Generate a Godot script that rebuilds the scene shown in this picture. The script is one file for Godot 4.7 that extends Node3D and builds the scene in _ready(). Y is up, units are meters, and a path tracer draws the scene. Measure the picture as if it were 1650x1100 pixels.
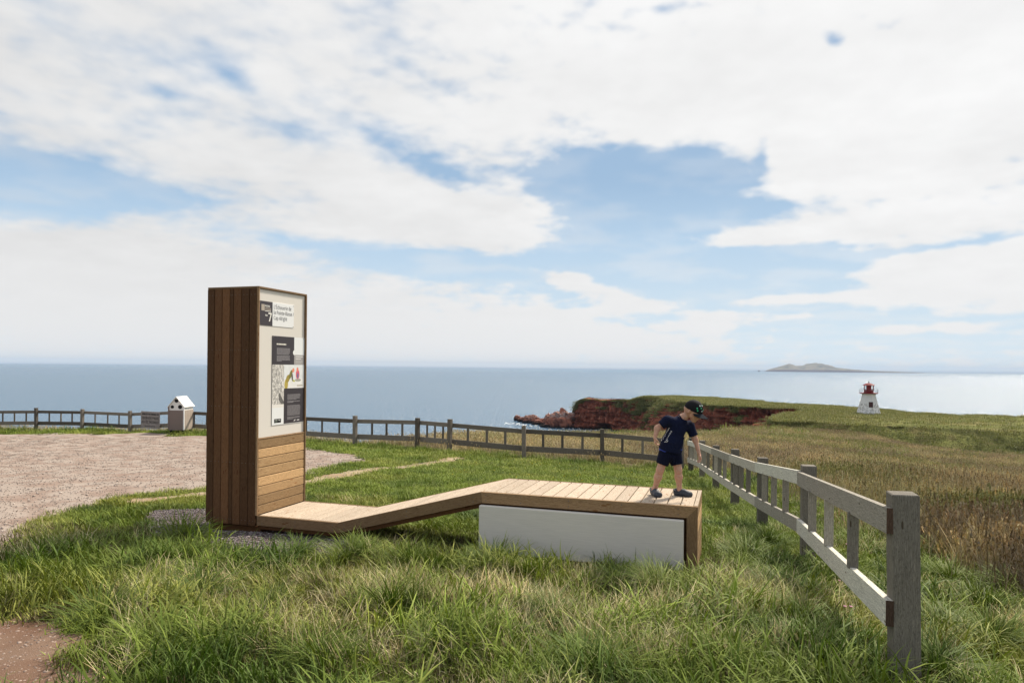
extends Node3D
# An interpretive bench with an information tower on a grassy headland above the sea.
# World: y up, metres, the camera at x = z = 0 looking along -z. "d" below is depth, d = -z.

const EYE := 1.874
var rng := RandomNumberGenerator.new()
var M := {}
var taken := {}

# ------------------------------------------------------------------ helpers
func lin(r: float, g: float, b: float) -> Color:
	return Color(r, g, b).linear_to_srgb()

func mat(key: String, c: Color, rough := 0.8, spec := 0.3) -> StandardMaterial3D:
	var m := StandardMaterial3D.new()
	m.resource_name = key
	m.albedo_color = c
	m.roughness = rough
	m.metallic_specular = spec
	M[key] = m
	return m

func numbered(called: String) -> String:
	if not taken.has(called):
		taken[called] = 0
		return called
	taken[called] += 1
	return "%s_%03d" % [called, taken[called]]

func tag(o: Node, label: String, category: String, group := "", kind := "") -> void:
	if label: o.set_meta("label", label)
	if category: o.set_meta("category", category)
	if group: o.set_meta("group", group)
	if kind: o.set_meta("kind", kind)

func thing(called: String, label: String, category: String, at := Vector3.ZERO, group := "") -> Node3D:
	var o := Node3D.new()
	o.name = numbered(called)
	add_child(o)
	o.position = at
	tag(o, label, category, group)
	return o

func put(called: String, mesh: Mesh, m: Material, parent: Node = self) -> MeshInstance3D:
	var o := MeshInstance3D.new()
	o.name = numbered(called) if parent == self else called
	o.mesh = mesh
	o.material_override = m
	parent.add_child(o, true)
	return o

func structure(called: String, mesh: Mesh, m: Material) -> MeshInstance3D:
	var o := put(called, mesh, m)
	o.set_meta("kind", "structure")
	return o

func sm(a: float, b: float, x: float) -> float:
	var t := clampf((x - a) / (b - a), 0.0, 1.0)
	return t * t * (3.0 - 2.0 * t)

func noise(seed_: int, freq: float, oct := 4, type := FastNoiseLite.TYPE_SIMPLEX_SMOOTH) -> FastNoiseLite:
	var n := FastNoiseLite.new()
	n.seed = seed_
	n.frequency = freq
	n.noise_type = type
	n.fractal_octaves = oct
	n.fractal_type = FastNoiseLite.FRACTAL_FBM if oct > 1 else FastNoiseLite.FRACTAL_NONE
	return n

func tri(st: SurfaceTool, a: Vector3, b: Vector3, c: Vector3, n: Vector3, ua := Vector2.ZERO, ub := Vector2.ZERO, uc := Vector2.ZERO) -> void:
	# winds clockwise as seen from the side that n points to
	if (b - a).cross(c - a).dot(n) > 0.0:
		var t := b; b = c; c = t
		var tu := ub; ub = uc; uc = tu
	st.set_normal(n); st.set_uv(ua); st.add_vertex(a)
	st.set_normal(n); st.set_uv(ub); st.add_vertex(b)
	st.set_normal(n); st.set_uv(uc); st.add_vertex(c)

func quad(st: SurfaceTool, a: Vector3, b: Vector3, c: Vector3, d: Vector3, n: Vector3, ua := Vector2.ZERO, ub := Vector2.ZERO, uc := Vector2.ZERO, ud := Vector2.ZERO) -> void:
	tri(st, a, b, c, n, ua, ub, uc)
	tri(st, a, c, d, n, ua, uc, ud)

func begin() -> SurfaceTool:
	var st := SurfaceTool.new()
	st.begin(Mesh.PRIMITIVE_TRIANGLES)
	return st

# a board from eight corners: p[0..3] the bottom ring, p[4..7] the ring above it; the grain (u) runs along "along"
func add_hexa(st: SurfaceTool, p: Array, along: Vector3, offset := Vector2.ZERO, gscale := Vector2(2.4, 0.14)) -> void:
	var c := Vector3.ZERO
	for q in p: c += q / 8.0
	var faces := [[0, 1, 2, 3], [4, 5, 6, 7], [0, 1, 5, 4], [1, 2, 6, 5], [2, 3, 7, 6], [3, 0, 4, 7]]
	for f in faces:
		var a: Vector3 = p[f[0]]; var b: Vector3 = p[f[1]]; var e: Vector3 = p[f[2]]; var g: Vector3 = p[f[3]]
		var n := (e - a).cross(g - b).normalized()
		if n.dot((a + b + e + g) / 4.0 - c) < 0.0: n = -n
		var al := along
		if absf(n.dot(al)) > 0.9:
			al = Vector3.UP if absf(n.y) < 0.7 else Vector3.RIGHT
			al = (al - n * al.dot(n)).normalized() * 0.15
		var ac := n.cross(al.normalized())
		var us := []
		for q in [a, b, e, g]:
			us.append(Vector2((q - c).dot(al) / gscale.x, (q - c).dot(ac) / gscale.y) + offset)
		quad(st, a, b, e, g, n, us[0], us[1], us[2], us[3])

# a box with chamfered edges, grain along its longest side
func add_bevel_box(st: SurfaceTool, at: Vector3, size: Vector3, bev := 0.004, basis := Basis(), offset := Vector2.ZERO, gscale := Vector2(2.4, 0.14)) -> void:
	var h := size * 0.5
	var la := 0
	if size.y > size.x and size.y >= size.z: la = 1
	elif size.z > size.x and size.z > size.y: la = 2
	var along := Vector3.ZERO
	along[la] = 1.0
	for a in 3:
		var b := (a + 1) % 3
		var c := (a + 2) % 3
		for s in [-1.0, 1.0]:
			var n := Vector3.ZERO
			n[a] = s
			var q := []
			for k in [[-1, -1], [1, -1], [1, 1], [-1, 1]]:
				var v := Vector3.ZERO
				v[a] = s * h[a]; v[b] = k[0] * (h[b] - bev); v[c] = k[1] * (h[c] - bev)
				q.append(v)
			_bq(st, q, n, at, basis, la, offset, gscale)
		for sb in [-1.0, 1.0]:
			for sc in [-1.0, 1.0]:
				var q2 := []
				for k in [[-1, 0], [1, 0], [1, 1], [-1, 1]]:
					var v := Vector3.ZERO
					v[a] = k[0] * (h[a] - bev)
					v[b] = sb * (h[b] - (bev if k[1] == 0 else 0.0))
					v[c] = sc * (h[c] - (0.0 if k[1] == 0 else bev))
					q2.append(v)
				var n2 := Vector3.ZERO
				n2[b] = sb; n2[c] = sc
				_bq(st, q2, n2.normalized(), at, basis, la, offset, gscale)
	for i in 8:
		var s3 := Vector3(-1 if i & 1 else 1, -1 if i & 2 else 1, -1 if i & 4 else 1)
		var t := []
		for a in 3:
			var v := Vector3(s3.x * (h.x - bev), s3.y * (h.y - bev), s3.z * (h.z - bev))
			v[a] = s3[a] * h[a]
			t.append(at + basis * v)
		tri(st, t[0], t[1], t[2], (basis * s3).normalized())

func _bq(st: SurfaceTool, q: Array, n: Vector3, at: Vector3, basis: Basis, la: int, offset: Vector2, gscale: Vector2) -> void:
	var us := []
	var fa := 0
	for k in 3:
		if absf(n[k]) > absf(n[fa]): fa = k
	for v in q:
		var u: float
		var w: float
		if fa == la:
			u = v[(la + 1) % 3] * 0.1; w = v[(la + 2) % 3]
		else:
			u = v[la]; w = v[3 - la - fa]
		us.append(Vector2(u / gscale.x, w / gscale.y + fa * 0.37) + offset)
	quad(st, at + basis * q[0], at + basis * q[1], at + basis * q[2], at + basis * q[3], basis * n, us[0], us[1], us[2], us[3])

func box_mesh(size: Vector3, bev := 0.004, offset := Vector2.ZERO, at := Vector3.ZERO, basis := Basis(), gscale := Vector2(2.4, 0.14)) -> ArrayMesh:
	var st := begin()
	add_bevel_box(st, at, size, bev, basis, offset, gscale)
	return st.commit()

func ru() -> Vector2:
	return Vector2(rng.randf(), rng.randf())

# a tapered tube along a path
func add_tube(st: SurfaceTool, path: PackedVector3Array, radii: PackedFloat32Array, sides := 8) -> void:
	var rings := []
	for i in path.size():
		var dir := (path[mini(i + 1, path.size() - 1)] - path[maxi(i - 1, 0)]).normalized()
		var sx := dir.cross(Vector3.UP if absf(dir.y) < 0.9 else Vector3.RIGHT).normalized()
		var sy := dir.cross(sx)
		var ring := []
		for k in sides:
			var a := TAU * k / sides
			ring.append([path[i] + (sx * cos(a) + sy * sin(a)) * radii[i], sx * cos(a) + sy * sin(a)])
		rings.append(ring)
	for i in path.size() - 1:
		for k in sides:
			var l := (k + 1) % sides
			var n: Vector3 = (rings[i][k][1] + rings[i][l][1]).normalized()
			quad(st, rings[i][k][0], rings[i][l][0], rings[i + 1][l][0], rings[i + 1][k][0], n)
	for e in [0, path.size() - 1]:
		var n2: Vector3 = (path[e] - path[1 if e == 0 else e - 1]).normalized()
		for k in sides:
			tri(st, path[e], rings[e][k][0], rings[e][(k + 1) % sides][0], n2)

# a lathed shape about the y axis from [radius, height] pairs
func lathe(profile: Array, sides: int, smooth := false, turn := 0.0) -> ArrayMesh:
	var st := begin()
	for i in profile.size() - 1:
		for k in sides:
			var a := TAU * k / sides + turn
			var b := TAU * (k + 1) / sides + turn
			var p := Vector3(cos(a) * profile[i][0], profile[i][1], sin(a) * profile[i][0])
			var q := Vector3(cos(b) * profile[i][0], profile[i][1], sin(b) * profile[i][0])
			var r := Vector3(cos(b) * profile[i + 1][0], profile[i + 1][1], sin(b) * profile[i + 1][0])
			var s := Vector3(cos(a) * profile[i + 1][0], profile[i + 1][1], sin(a) * profile[i + 1][0])
			var n := (r - p).cross(s - q)
			if n.length() < 1e-9: n = Vector3.UP
			n = n.normalized()
			var mid := Vector3(cos((a + b) / 2), 0, sin((a + b) / 2))
			var out := Vector2(profile[i + 1][1] - profile[i][1], profile[i][0] - profile[i + 1][0])
			if n.dot(mid * out.x + Vector3.UP * out.y) < 0.0: n = -n
			if profile[i][0] < 1e-6: tri(st, p, r, s, n)
			elif profile[i + 1][0] < 1e-6: tri(st, p, q, r, n)
			else: quad(st, p, q, r, s, n, Vector2(float(k) / sides, p.y), Vector2(float(k + 1) / sides, p.y), Vector2(float(k + 1) / sides, r.y), Vector2(float(k) / sides, r.y))
	return st.commit()

func indexed(verts: PackedVector3Array, idx: PackedInt32Array, cols := PackedColorArray(), uvs := PackedVector2Array()) -> ArrayMesh:
	# smooth normals; idx is wound clockwise for the front
	var nor := PackedVector3Array()
	nor.resize(verts.size())
	for i in range(0, idx.size(), 3):
		var n := (verts[idx[i + 2]] - verts[idx[i]]).cross(verts[idx[i + 1]] - verts[idx[i]])
		nor[idx[i]] += n; nor[idx[i + 1]] += n; nor[idx[i + 2]] += n
	for i in nor.size():
		nor[i] = nor[i].normalized() if nor[i].length_squared() > 1e-20 else Vector3.UP
	var arr := []
	arr.resize(Mesh.ARRAY_MAX)
	arr[Mesh.ARRAY_VERTEX] = verts
	arr[Mesh.ARRAY_NORMAL] = nor
	arr[Mesh.ARRAY_INDEX] = idx
	if cols.size(): arr[Mesh.ARRAY_COLOR] = cols
	if uvs.size(): arr[Mesh.ARRAY_TEX_UV] = uvs
	var m := ArrayMesh.new()
	m.add_surface_from_arrays(Mesh.PRIMITIVE_TRIANGLES, arr)
	return m

func grid_mesh(nu: int, nv: int, at: Callable, closed := false) -> ArrayMesh:
	# at(i, j) gives [position, colour]
	var v := PackedVector3Array()
	var c := PackedColorArray()
	var idx := PackedInt32Array()
	for j in nv:
		for i in nu:
			var r: Array = at.call(i, j)
			v.append(r[0]); c.append(r[1])
	for j in nv - 1:
		for i in (nu if closed else nu - 1):
			var a := j * nu + i
			var b := j * nu + (i + 1) % nu
			idx.append_array([a, b, b + nu, a, b + nu, a + nu])
	return indexed(v, idx, c)

# ------------------------------------------------------------------ sky
const SKY := [
	[29.0, 17.5, 11.0, 4.2, 0, 0.55],
	[20.0, 22.0, 9.0, 3.0, 0, 0.35],
	[-36.0, 11.8, 4.4, 1.9, 6, -1.60],
	[-28.5, 12.4, 6.0, 1.2, 8, -0.75],
	[9.4, 14.9, 7.6, 2.2, 4, -1.70],
	[15.1, 15.2, 3.2, 1.8, 0, -1.30],
	[12.0, 10.0, 6.0, 2.7, 0, -1.25],
	[13.2, 7.3, 11.7, 3.0, 0, -0.75],
	[5.4, 10.2, 3.6, 2.0, 25, -0.50],
	[21.5, 7.5, 6.3, 2.0, 0, -1.00],
	[-5.5, 8.5, 8.7, 1.1, 4, -1.00],
	[-13.6, 9.1, 6.4, 0.9, 4, -0.45],
	[-8.7, 17.2, 6.6, 1.2, 26, -0.55],
	[-17.6, 17.9, 3.3, 0.8, 10, -0.30],
	[-22.7, 21.6, 3.1, 0.8, 35, -0.38],
	[-27.2, 19.5, 1.2, 0.4, 0, -0.20],
	[24.7, 23.9, 0.9, 0.6, 20, -0.62],
	[25.4, 23.3, 0.7, 0.5, 0, -0.40],
	[14.6, 25.1, 0.6, 0.5, 0, -0.50],
	[20.0, 16.5, 0.6, 1.3, 10, -0.80],
	[19.2, 12.4, 2.3, 0.7, 0, -0.50],
	[31.5, 8.8, 6.4, 0.3, -4, -0.80],
	[24.6, 9.5, 2.6, 0.5, 0, -0.50],
	[26.8, 2.7, 14.9, 2.3, 0, -0.80],
	[16.4, 7.0, 7.2, 2.0, 0, -0.50],
	[35.2, 11.5, 0.6, 0.2, 0, -0.30],
	[13.3, 27.3, 3.0, 0.3, 0, -0.30],
	[28.6, 24.4, 2.4, 0.8, -30, -0.22],
	[-9.2, 12.9, 7.6, 2.0, 12, 0.55],
	[-1.4, 12.6, 5.7, 2.0, 10, 0.60],
	[-13.7, 14.8, 2.9, 0.9, 0, 0.40],
	[-10.7, 10.9, 4.5, 0.7, 3, 0.40],
	[19.2, 10.3, 7.2, 0.8, 0, 1.60],
	[17.8, 13.6, 1.9, 0.6, 0, 0.50],
	[14.6, 13.1, 1.5, 0.4, 0, 0.40],
	[33.0, 6.9, 6.2, 1.6, 0, 1.50],
	[24.6, 5.5, 6.0, 0.4, 0, 1.20],
	[35.8, 4.3, 2.1, 0.3, 0, 0.60],
	[-31.6, 7.3, 7.6, 2.2, 0, 0.70],
	[5.1, 7.4, 2.6, 0.8, 8, 1.50],
	[8.2, 6.3, 2.0, 0.5, 12, 0.90],
	[10.8, 5.3, 3.3, 0.6, 0, 1.50],
	[16.9, 4.2, 2.6, 0.5, 0, 1.40],
	[15.5, 3.4, 2.9, 0.3, 0, 0.90],
	[2.8, 4.3, 3.6, 0.6, 0, 1.00],
	[8.9, 14.2, 1.4, 0.4, 10, 1.00],
	[22.4, 4.2, 1.2, 0.2, 0, 1.20],
	[29.6, 3.0, 1.3, 0.3, 0, 1.50],
	[32.9, 3.1, 1.3, 0.3, 0, 1.70],
	[32.3, 2.1, 0.9, 0.1, 0, 0.50],
	[28.0, 1.7, 2.0, 0.2, 0, 0.50],
	[20.6, 5.5, 2.3, 0.4, 0, 1.30],
	[13.9, 7.9, 1.2, 0.3, 0, 1.30],
	[10.7, 7.8, 1.0, 0.3, 0, 0.35],
	[14.0, 6.3, 1.5, 0.3, 0, 0.40],
	[-23.4, 3.2, 18.1, 1.9, 0, 0.45],
	[6.5, 2.3, 10.2, 1.1, 0, 0.90],
	[23.1, 25.7, 17.4, 7.8, 0, 0.25],
]

func sky_cover_at(az: float, el: float) -> float:
	var m := 0.0
	for b in SKY:
		var dx: float = az - b[0]
		var dy: float = el - b[1]
		var t := deg_to_rad(-b[4])
		var x: float = (dx * cos(t) + dy * sin(t)) / b[2]
		var y: float = (dy * cos(t) - dx * sin(t)) / b[3]
		var q := x * x + y * y
		if q < 9.0: m += b[5] * exp(-q * 0.8)
	return m

func make_sky() -> ImageTexture:
	var w := 3072
	var h := 1536
	var data := PackedFloat32Array()
	data.resize(w * h * 3)
	var big := noise(11, 0.16, 3)
	var mid := noise(5, 0.55, 5)
	var fine := noise(8, 2.4, 4)
	var shade := noise(21, 0.35, 4)
	var fluff := noise(27, 0.30, 5)
	# the cover of the sky in view on a coarse lattice
	var ls := 0.2
	var la := PackedFloat32Array()
	var lw := 481
	for j in 176:
		for i in lw:
			la.append(sky_cover_at((i - 240) * ls, j * ls))
	var blue := [[0.0, Vector3(0.64, 0.72, 0.77)], [3.0, Vector3(0.56, 0.675, 0.755)], [10.0, Vector3(0.385, 0.54, 0.70)], [15.0, Vector3(0.255, 0.405, 0.59)], [28.0, Vector3(0.21, 0.345, 0.54)], [90.0, Vector3(0.115, 0.22, 0.42)]]
	var sun := sun_dir()
	for y in h:
		var el := 90.0 - (y + 0.5) / h * 180.0
		if el < -0.6:
			var g := Vector3(0.30, 0.36, 0.42)
			for x in w:
				var o := (y * w + x) * 3
				data[o] = g.x; data[o + 1] = g.y; data[o + 2] = g.z
			continue
		el = maxf(el, 0.02)
		var base := Vector3.ZERO
		for k in 5:
			if el >= blue[k][0] and el <= blue[k + 1][0]:
				base = (blue[k][1] as Vector3).lerp(blue[k + 1][1], (el - blue[k][0]) / (blue[k + 1][0] - blue[k][0]))
		var ce := cos(deg_to_rad(el))
		var se := sin(deg_to_rad(el))
		var coarse_row := el > 38.0
		if coarse_row and y % 4 != 0: continue
		var x := 0
		while x < w:
			var az := fposmod((x + 0.5) / w * 360.0 + 180.0, 360.0) - 180.0
			var seen := absf(az) < 48.0 and not coarse_row
			var step := 1 if seen else 4
			if not seen and y % 4 != 0 and el < 37.6:
				x += 4
				continue
			var dir := Vector3(sin(deg_to_rad(az)) * ce, se, -cos(deg_to_rad(az)) * ce)
			var k := 3.2 / (se + 0.09)
			var px := dir.x * k
			var pz := dir.z * k
			var m := 0.5
			var fx := az / ls + 240.0
			var fy := el / ls
			if fx > 0.0 and fx < lw - 1.01 and fy < 174.9:
				var i := int(fx)
				var j := int(fy)
				var u := fx - i
				var v := fy - j
				var o := j * lw + i
				m += lerpf(lerpf(la[o], la[o + 1], u), lerpf(la[o + lw], la[o + lw + 1], u), v)
			var outside := 1.0 - (sm(52.0, 42.0, absf(az)) * sm(40.0, 31.0, el))
			m += outside * (big.get_noise_2d(px, pz) * 1.5 + 0.16)
			var n1 := mid.get_noise_2d(px, pz)
			var n2 := fine.get_noise_2d(px, pz)
			var n3 := fluff.get_noise_2d(az, el * 2.3)
			var dens := m + n1 * 0.42 + n2 * 0.2 + n3 * lerpf(0.55, 0.28, sm(5.0, 17.0, el)) * lerpf(0.5, 1.0, sm(-20.0, 5.0, az))
			var half := lerpf(0.48, 0.34, sm(-18.0, 6.0, az)) if absf(az) < 60.0 else 0.36
			var cover := pow(sm(0.2 - half, 0.2 + half, dens), 0.85)
			cover = maxf(cover, 0.10 + 0.3 * sm(-0.3, 0.5, n1) * sm(30, 4, el))
			var s := shade.get_noise_2d(px * 1.3 + 40.0, pz * 1.3)
			var to_sun := clampf(dir.dot(sun), -1.0, 1.0)
			var white := 0.65 + 0.115 * sm(0.3, 0.95, to_sun) + s * 0.055 + 0.015 * n2 + 0.015 * n3
			white = lerpf(white, 0.70 + 0.05 * sm(0.3, 0.95, to_sun), sm(12.0, 1.0, el))
			var c := Vector3(white, white * 0.999, white * 0.997)
			c = base.lerp(c, cover)
			for b in (1 if seen else 4):
				for a in step:
					var o2 := ((y + b) * w + x + a) * 3
					data[o2] = c.x; data[o2 + 1] = c.y; data[o2 + 2] = c.z
			x += step
	var im := Image.create_from_data(w, h, false, Image.FORMAT_RGBF, data.to_byte_array())
	return ImageTexture.create_from_image(im)

func sun_dir() -> Vector3:
	var az := deg_to_rad(42.0)
	var el := deg_to_rad(46.0)
	return Vector3(sin(az) * cos(el), sin(el), -cos(az) * cos(el))

func set_camera_and_light() -> void:
	var cam := Camera3D.new()
	cam.name = "camera"
	cam.position = Vector3(0, EYE, 0)
	cam.rotation.z = deg_to_rad(0.5556)
	cam.set_frustum(0.05, Vector2(0, 0.05 * 42.0 / 1100.0), 0.05, 60000.0)
	add_child(cam)
	cam.make_current()
	var e := Environment.new()
	e.background_mode = Environment.BG_SKY
	e.sky = Sky.new()
	var pano := PanoramaSkyMaterial.new()
	pano.panorama = make_sky()
	e.sky.sky_material = pano
	e.tonemap_mode = Environment.TONE_MAPPER_LINEAR
	e.tonemap_exposure = 1.2
	e.sdfgi_enabled = true
	e.ssao_enabled = true
	e.ssil_enabled = true
	e.fog_enabled = true
	e.fog_density = 0.00004
	e.fog_light_color = Color(0.78, 0.88, 1.0)
	var we := WorldEnvironment.new()
	we.name = "world_environment"
	we.environment = e
	add_child(we)
	var sun := DirectionalLight3D.new()
	sun.name = "sun"
	sun.light_energy = 1.6
	sun.light_color = Color(1.0, 0.955, 0.88)
	sun.light_angular_distance = 8.0
	sun.shadow_enabled = true
	add_child(sun)
	sun.look_at_from_position(Vector3.ZERO, -sun_dir())

# ------------------------------------------------------------------ terrain
# measured heights: x, d, y
const SPOT := [
	[2.41, 4.16, 0.04], [3.41, 7.84, -0.41], [4.14, 11.4, -0.78], [4.41, 13.6, -0.86], [5.07, 16.9, -1.13], [5.69, 20.2, -1.34], [5.95, 22.6, -1.46],
	[3.15, 23.5, -1.45], [0.45, 23.4, -1.27], [-2.16, 24, -1.05], [-3.5, 25.4, -1.12], [-6, 26.4, -1.16], [-12.7, 30.9, -1.34], [-15.6, 32.2, -1.36], [-16, 33.2, -1.42], [-19.4, 34.7, -1.62], [-23, 36.2, -1.76], [-25.4, 36.6, -1.79], [-32, 37.5, -1.85], [-45, 39, -1.95],
	[-3, 8.3, -0.09], [-1, 7.5, -0.06], [0.6, 7.2, -0.05], [1.75, 6.5, -0.03], [0, 4.5, 0], [-3, 5, 0], [1.5, 4.5, 0.02], [0, 0, 0.02], [-6, 0, 0.05], [6, 0, 0.1], [0, -8, 0.05], [-12, -8, 0.1], [12, -8, 0.1],
	[-5, 6.6, 0], [-6, 9.5, -0.12], [-5.3, 11.8, -0.27], [-12, 12, -0.3], [-20, 20, -0.85], [-10, 20, -0.8], [-4.3, 15, -0.42], [0.5, 13, -0.42], [2.5, 10, -0.4], [-35, 20, -0.9], [-30, 5, 0],
	[6.2, 8.3, -0.4], [12, 15, -1.2], [20, 25, -2.4], [30, 40, -4], [8, 40, -2.6], [20, 8, -0.6], [40, 20, -2.2],
	[-7.2, 31, -1.4], [-4.3, 36, -1.75], [1.1, 50, -3.16], [5.7, 60, -4.08], [14.6, 75, -5.3], [23.4, 88, -6.46], [34, 100, -6.7], [40, 105, -7.1], [46, 108, -7.7], [51, 95, -7.25], [49, 80, -7.15], [50, 72, -6.85], [50, 67, -6.7], [60, 60, -6.55], [75, 50, -5.95],
]
# where the land breaks off towards the sea or the gully: slope of the ray x / d, depth
const BRINK := [[-3.0, 34.0], [-1.2, 43.0], [-0.95, 41.5], [-0.75, 40.0], [-0.56, 38.2], [-0.37, 34.5], [-0.24, 30.5], [-0.17, 31.0], [-0.1136, 36.0], [0.0227, 50.0], [0.0955, 60.0], [0.195, 75.0], [0.2655, 88.0], [0.34, 100.0], [0.381, 105.0], [0.428, 108.0], [0.5355, 95.0], [0.612, 80.0], [0.6945, 72.0], [0.75, 67.0], [1.0, 58.0], [1.5, 48.0], [3.0, 36.0]]
const GX0 := -72.0
const GD0 := -60.0
const GS := 2.0
const GNX := 102
const GND := 92
var hgrid := PackedFloat32Array()
var bump_a: FastNoiseLite
var bump_b: FastNoiseLite
var zone_a: FastNoiseLite
var zone_b: FastNoiseLite

func fill_heights() -> void:
	bump_a = noise(3, 0.9, 3)
	bump_b = noise(4, 0.16, 3)
	zone_a = noise(31, 0.35, 3)
	zone_b = noise(32, 0.07, 3)
	var px := PackedFloat32Array()
	var pd := PackedFloat32Array()
	var py := PackedFloat32Array()
	for s in SPOT:
		px.append(s[0]); pd.append(s[1]); py.append(s[2])
	for j in GND:
		for i in GNX:
			var x := GX0 + i * GS
			var d := GD0 + j * GS
			var sw := 0.0; var sx := 0.0; var sd := 0.0; var sxx := 0.0; var sdd := 0.0; var sxd := 0.0; var sy := 0.0; var sxy := 0.0; var sdy := 0.0
			for k in px.size():
				var dx := px[k] - x
				var dd := pd[k] - d
				var r2 := dx * dx + dd * dd
				var w := 1.0 / pow(r2 + 1.2, 1.6)
				sw += w; sx += w * dx; sd += w * dd; sxx += w * dx * dx; sdd += w * dd * dd; sxd += w * dx * dd
				sy += w * py[k]; sxy += w * dx * py[k]; sdy += w * dd * py[k]
			sxx += sw * 2.0; sdd += sw * 2.0
			var b := Basis(Vector3(sw, sx, sd), Vector3(sx, sxx, sxd), Vector3(sd, sxd, sdd))
			var sol := b.inverse() * Vector3(sy, sxy, sdy)
			hgrid.append(clampf(sol.x, -9.0, 0.3))

func smooth_height(x: float, d: float) -> float:
	var fx := clampf((x - GX0) / GS, 0.0, GNX - 1.001)
	var fd := clampf((d - GD0) / GS, 0.0, GND - 1.001)
	var i := int(fx)
	var j := int(fd)
	var u := fx - i
	var v := fd - j
	var o := j * GNX + i
	return lerpf(lerpf(hgrid[o], hgrid[o + 1], u), lerpf(hgrid[o + GNX], hgrid[o + GNX + 1], u), v)

func brink(x: float, d: float) -> float:
	# metres past the brink (negative on the land)
	if d < 1.0: return -20.0
	var u := x / d
	if u <= BRINK[0][0] or u >= BRINK[-1][0]: return -20.0
	for k in BRINK.size() - 1:
		if u <= BRINK[k + 1][0]:
			var t: float = (u - BRINK[k][0]) / (BRINK[k + 1][0] - BRINK[k][0])
			return d - lerpf(BRINK[k][1], BRINK[k + 1][1], t)
	return -20.0

const LOT := [[-4.95, 6.63], [-5.53, 7.97], [-6.04, 9.45], [-6.04, 10.66], [-5.3, 11.81], [-4.35, 14.3], [-4.0, 17.0], [-3.95, 19.0], [-4.6, 20.6], [-7.2, 24.0], [-13.6, 29.6], [-19.0, 32.6], [-25.6, 34.4], [-34.0, 35.2], [-60.0, 36.0], [-60.0, 2.0], [-12.0, 5.0], [-7.0, 5.9]]
const DIRT := [[-9.0, 5.0], [-5.0, 5.2], [-3.9, 5.15], [-3.45, 5.1], [-3.0, 4.72], [-2.55, 4.4], [-2.3, 4.1], [-2.6, 3.7], [-3.3, 3.3], [-4.2, 1.0], [-9.0, -2.0]]
const PATCH := [[-5.05, 9.3], [-4.4, 9.8], [-3.2, 9.75], [-2.6, 8.6], [-1.9, 7.9], [-1.55, 7.15], [-1.75, 6.8], [-2.3, 6.8], [-2.9, 7.0], [-3.6, 7.35], [-4.3, 7.95]]
const STRIP := [[-6.0, 10.3], [-4.7, 12.0], [-4.1, 13.3], [-3.12, 17.0], [-1.85, 22.0], [-1.4, 21.8], [-2.65, 16.8], [-3.65, 13.0], [-4.3, 11.5], [-5.6, 9.95]]
var lot_poly := PackedVector2Array()
var patch_poly := PackedVector2Array()
var strip_poly := PackedVector2Array()
var dirt_poly := PackedVector2Array()
var edge_noise: FastNoiseLite

func poly(a: Array) -> PackedVector2Array:
	var p := PackedVector2Array()
	for q in a: p.append(Vector2(q[0], q[1]))
	return p

func bare(x: float, d: float, slack := 0.0) -> int:
	# 1 the gravel lot, 2 the gravel patch round the tower, 3 the worn strip, 4 bare dirt, 0 grass
	var q := Vector2(x + edge_noise.get_noise_2d(x, d) * 0.35, d + edge_noise.get_noise_2d(d + 50.0, x) * 0.35)
	if Geometry2D.is_point_in_polygon(q, lot_poly): return 1
	if Geometry2D.is_point_in_polygon(q, dirt_poly): return 4
	q = Vector2(x, d) + (q - Vector2(x, d)) * 0.5
	if Geometry2D.is_point_in_polygon(q, patch_poly): return 2
	q = Vector2(x, d) + (q - Vector2(x, d)) * 0.7
	if Geometry2D.is_point_in_polygon(q, strip_poly): return 3
	return 0

func ground_y(x: float, d: float) -> float:
	var y := smooth_height(x, d)
	var far := sm(14.0, 40.0, d)
	return y + bump_a.get_noise_2d(x, d) * 0.035 + bump_b.get_noise_2d(x, d) * (0.03 + 0.25 * far)

func land_y(x: float, d: float) -> float:
	var y := ground_y(x, d)
	if d > 20.0:
		var b := brink(x, d)
		if b > -6.0:
			var u := x / d
			var gully := sm(0.44, 0.54, u)
			y -= lerpf(sm(-6.0, 0.0, b) * 0.25, sm(-6.0, 0.0, b) * 0.5, gully)
			if b > 0.0:
				y -= minf(lerpf(b * 2.2, b * 0.55, gully), lerpf(30.0, 9.0, gully))
	return y

# how a spot is grown over: 0 lawn, 1 rough grass, 2 dry field
func fence_side(x: float, d: float) -> float:
	# metres to the right of the right-hand fence (negative on the bench's side)
	var line := [[2.3, 0.0], [2.41, 4.16], [3.41, 7.84], [4.14, 11.4], [4.41, 13.6], [5.07, 16.9], [5.69, 20.2], [5.95, 22.6]]
	for k in line.size() - 1:
		if d <= line[k + 1][1]:
			return x - lerpf(line[k][0], line[k + 1][0], (d - line[k][1]) / (line[k + 1][1] - line[k][1]))
	return 50.0 if behind_fence(x, d) else x - 6.0

func behind_fence(x: float, d: float) -> bool:
	var line := [[-45.0, 39.0], [-25.4, 36.6], [-19.4, 34.7], [-16.0, 33.0], [-6.0, 26.4], [-2.16, 24.0], [0.45, 23.4], [5.95, 22.6], [40.0, 22.0]]
	for k in line.size() - 1:
		if x <= line[k + 1][0]:
			return d > lerpf(line[k][1], line[k + 1][1], (x - line[k][0]) / (line[k + 1][0] - line[k][0])) + 0.3
	return false

func dry(x: float, d: float) -> float:
	# share of dry growth
	var wob := zone_a.get_noise_2d(x, d) * 1.6
	if behind_fence(x, d): return clampf(0.85 + wob * 0.3, 0.0, 1.0)
	var s := fence_side(x, d)
	if s > 0.0:
		return sm(1.5, 3.2, s + wob * 0.8 - maxf(0.0, 6.0 - d) * 0.5)
	return 0.0

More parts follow.
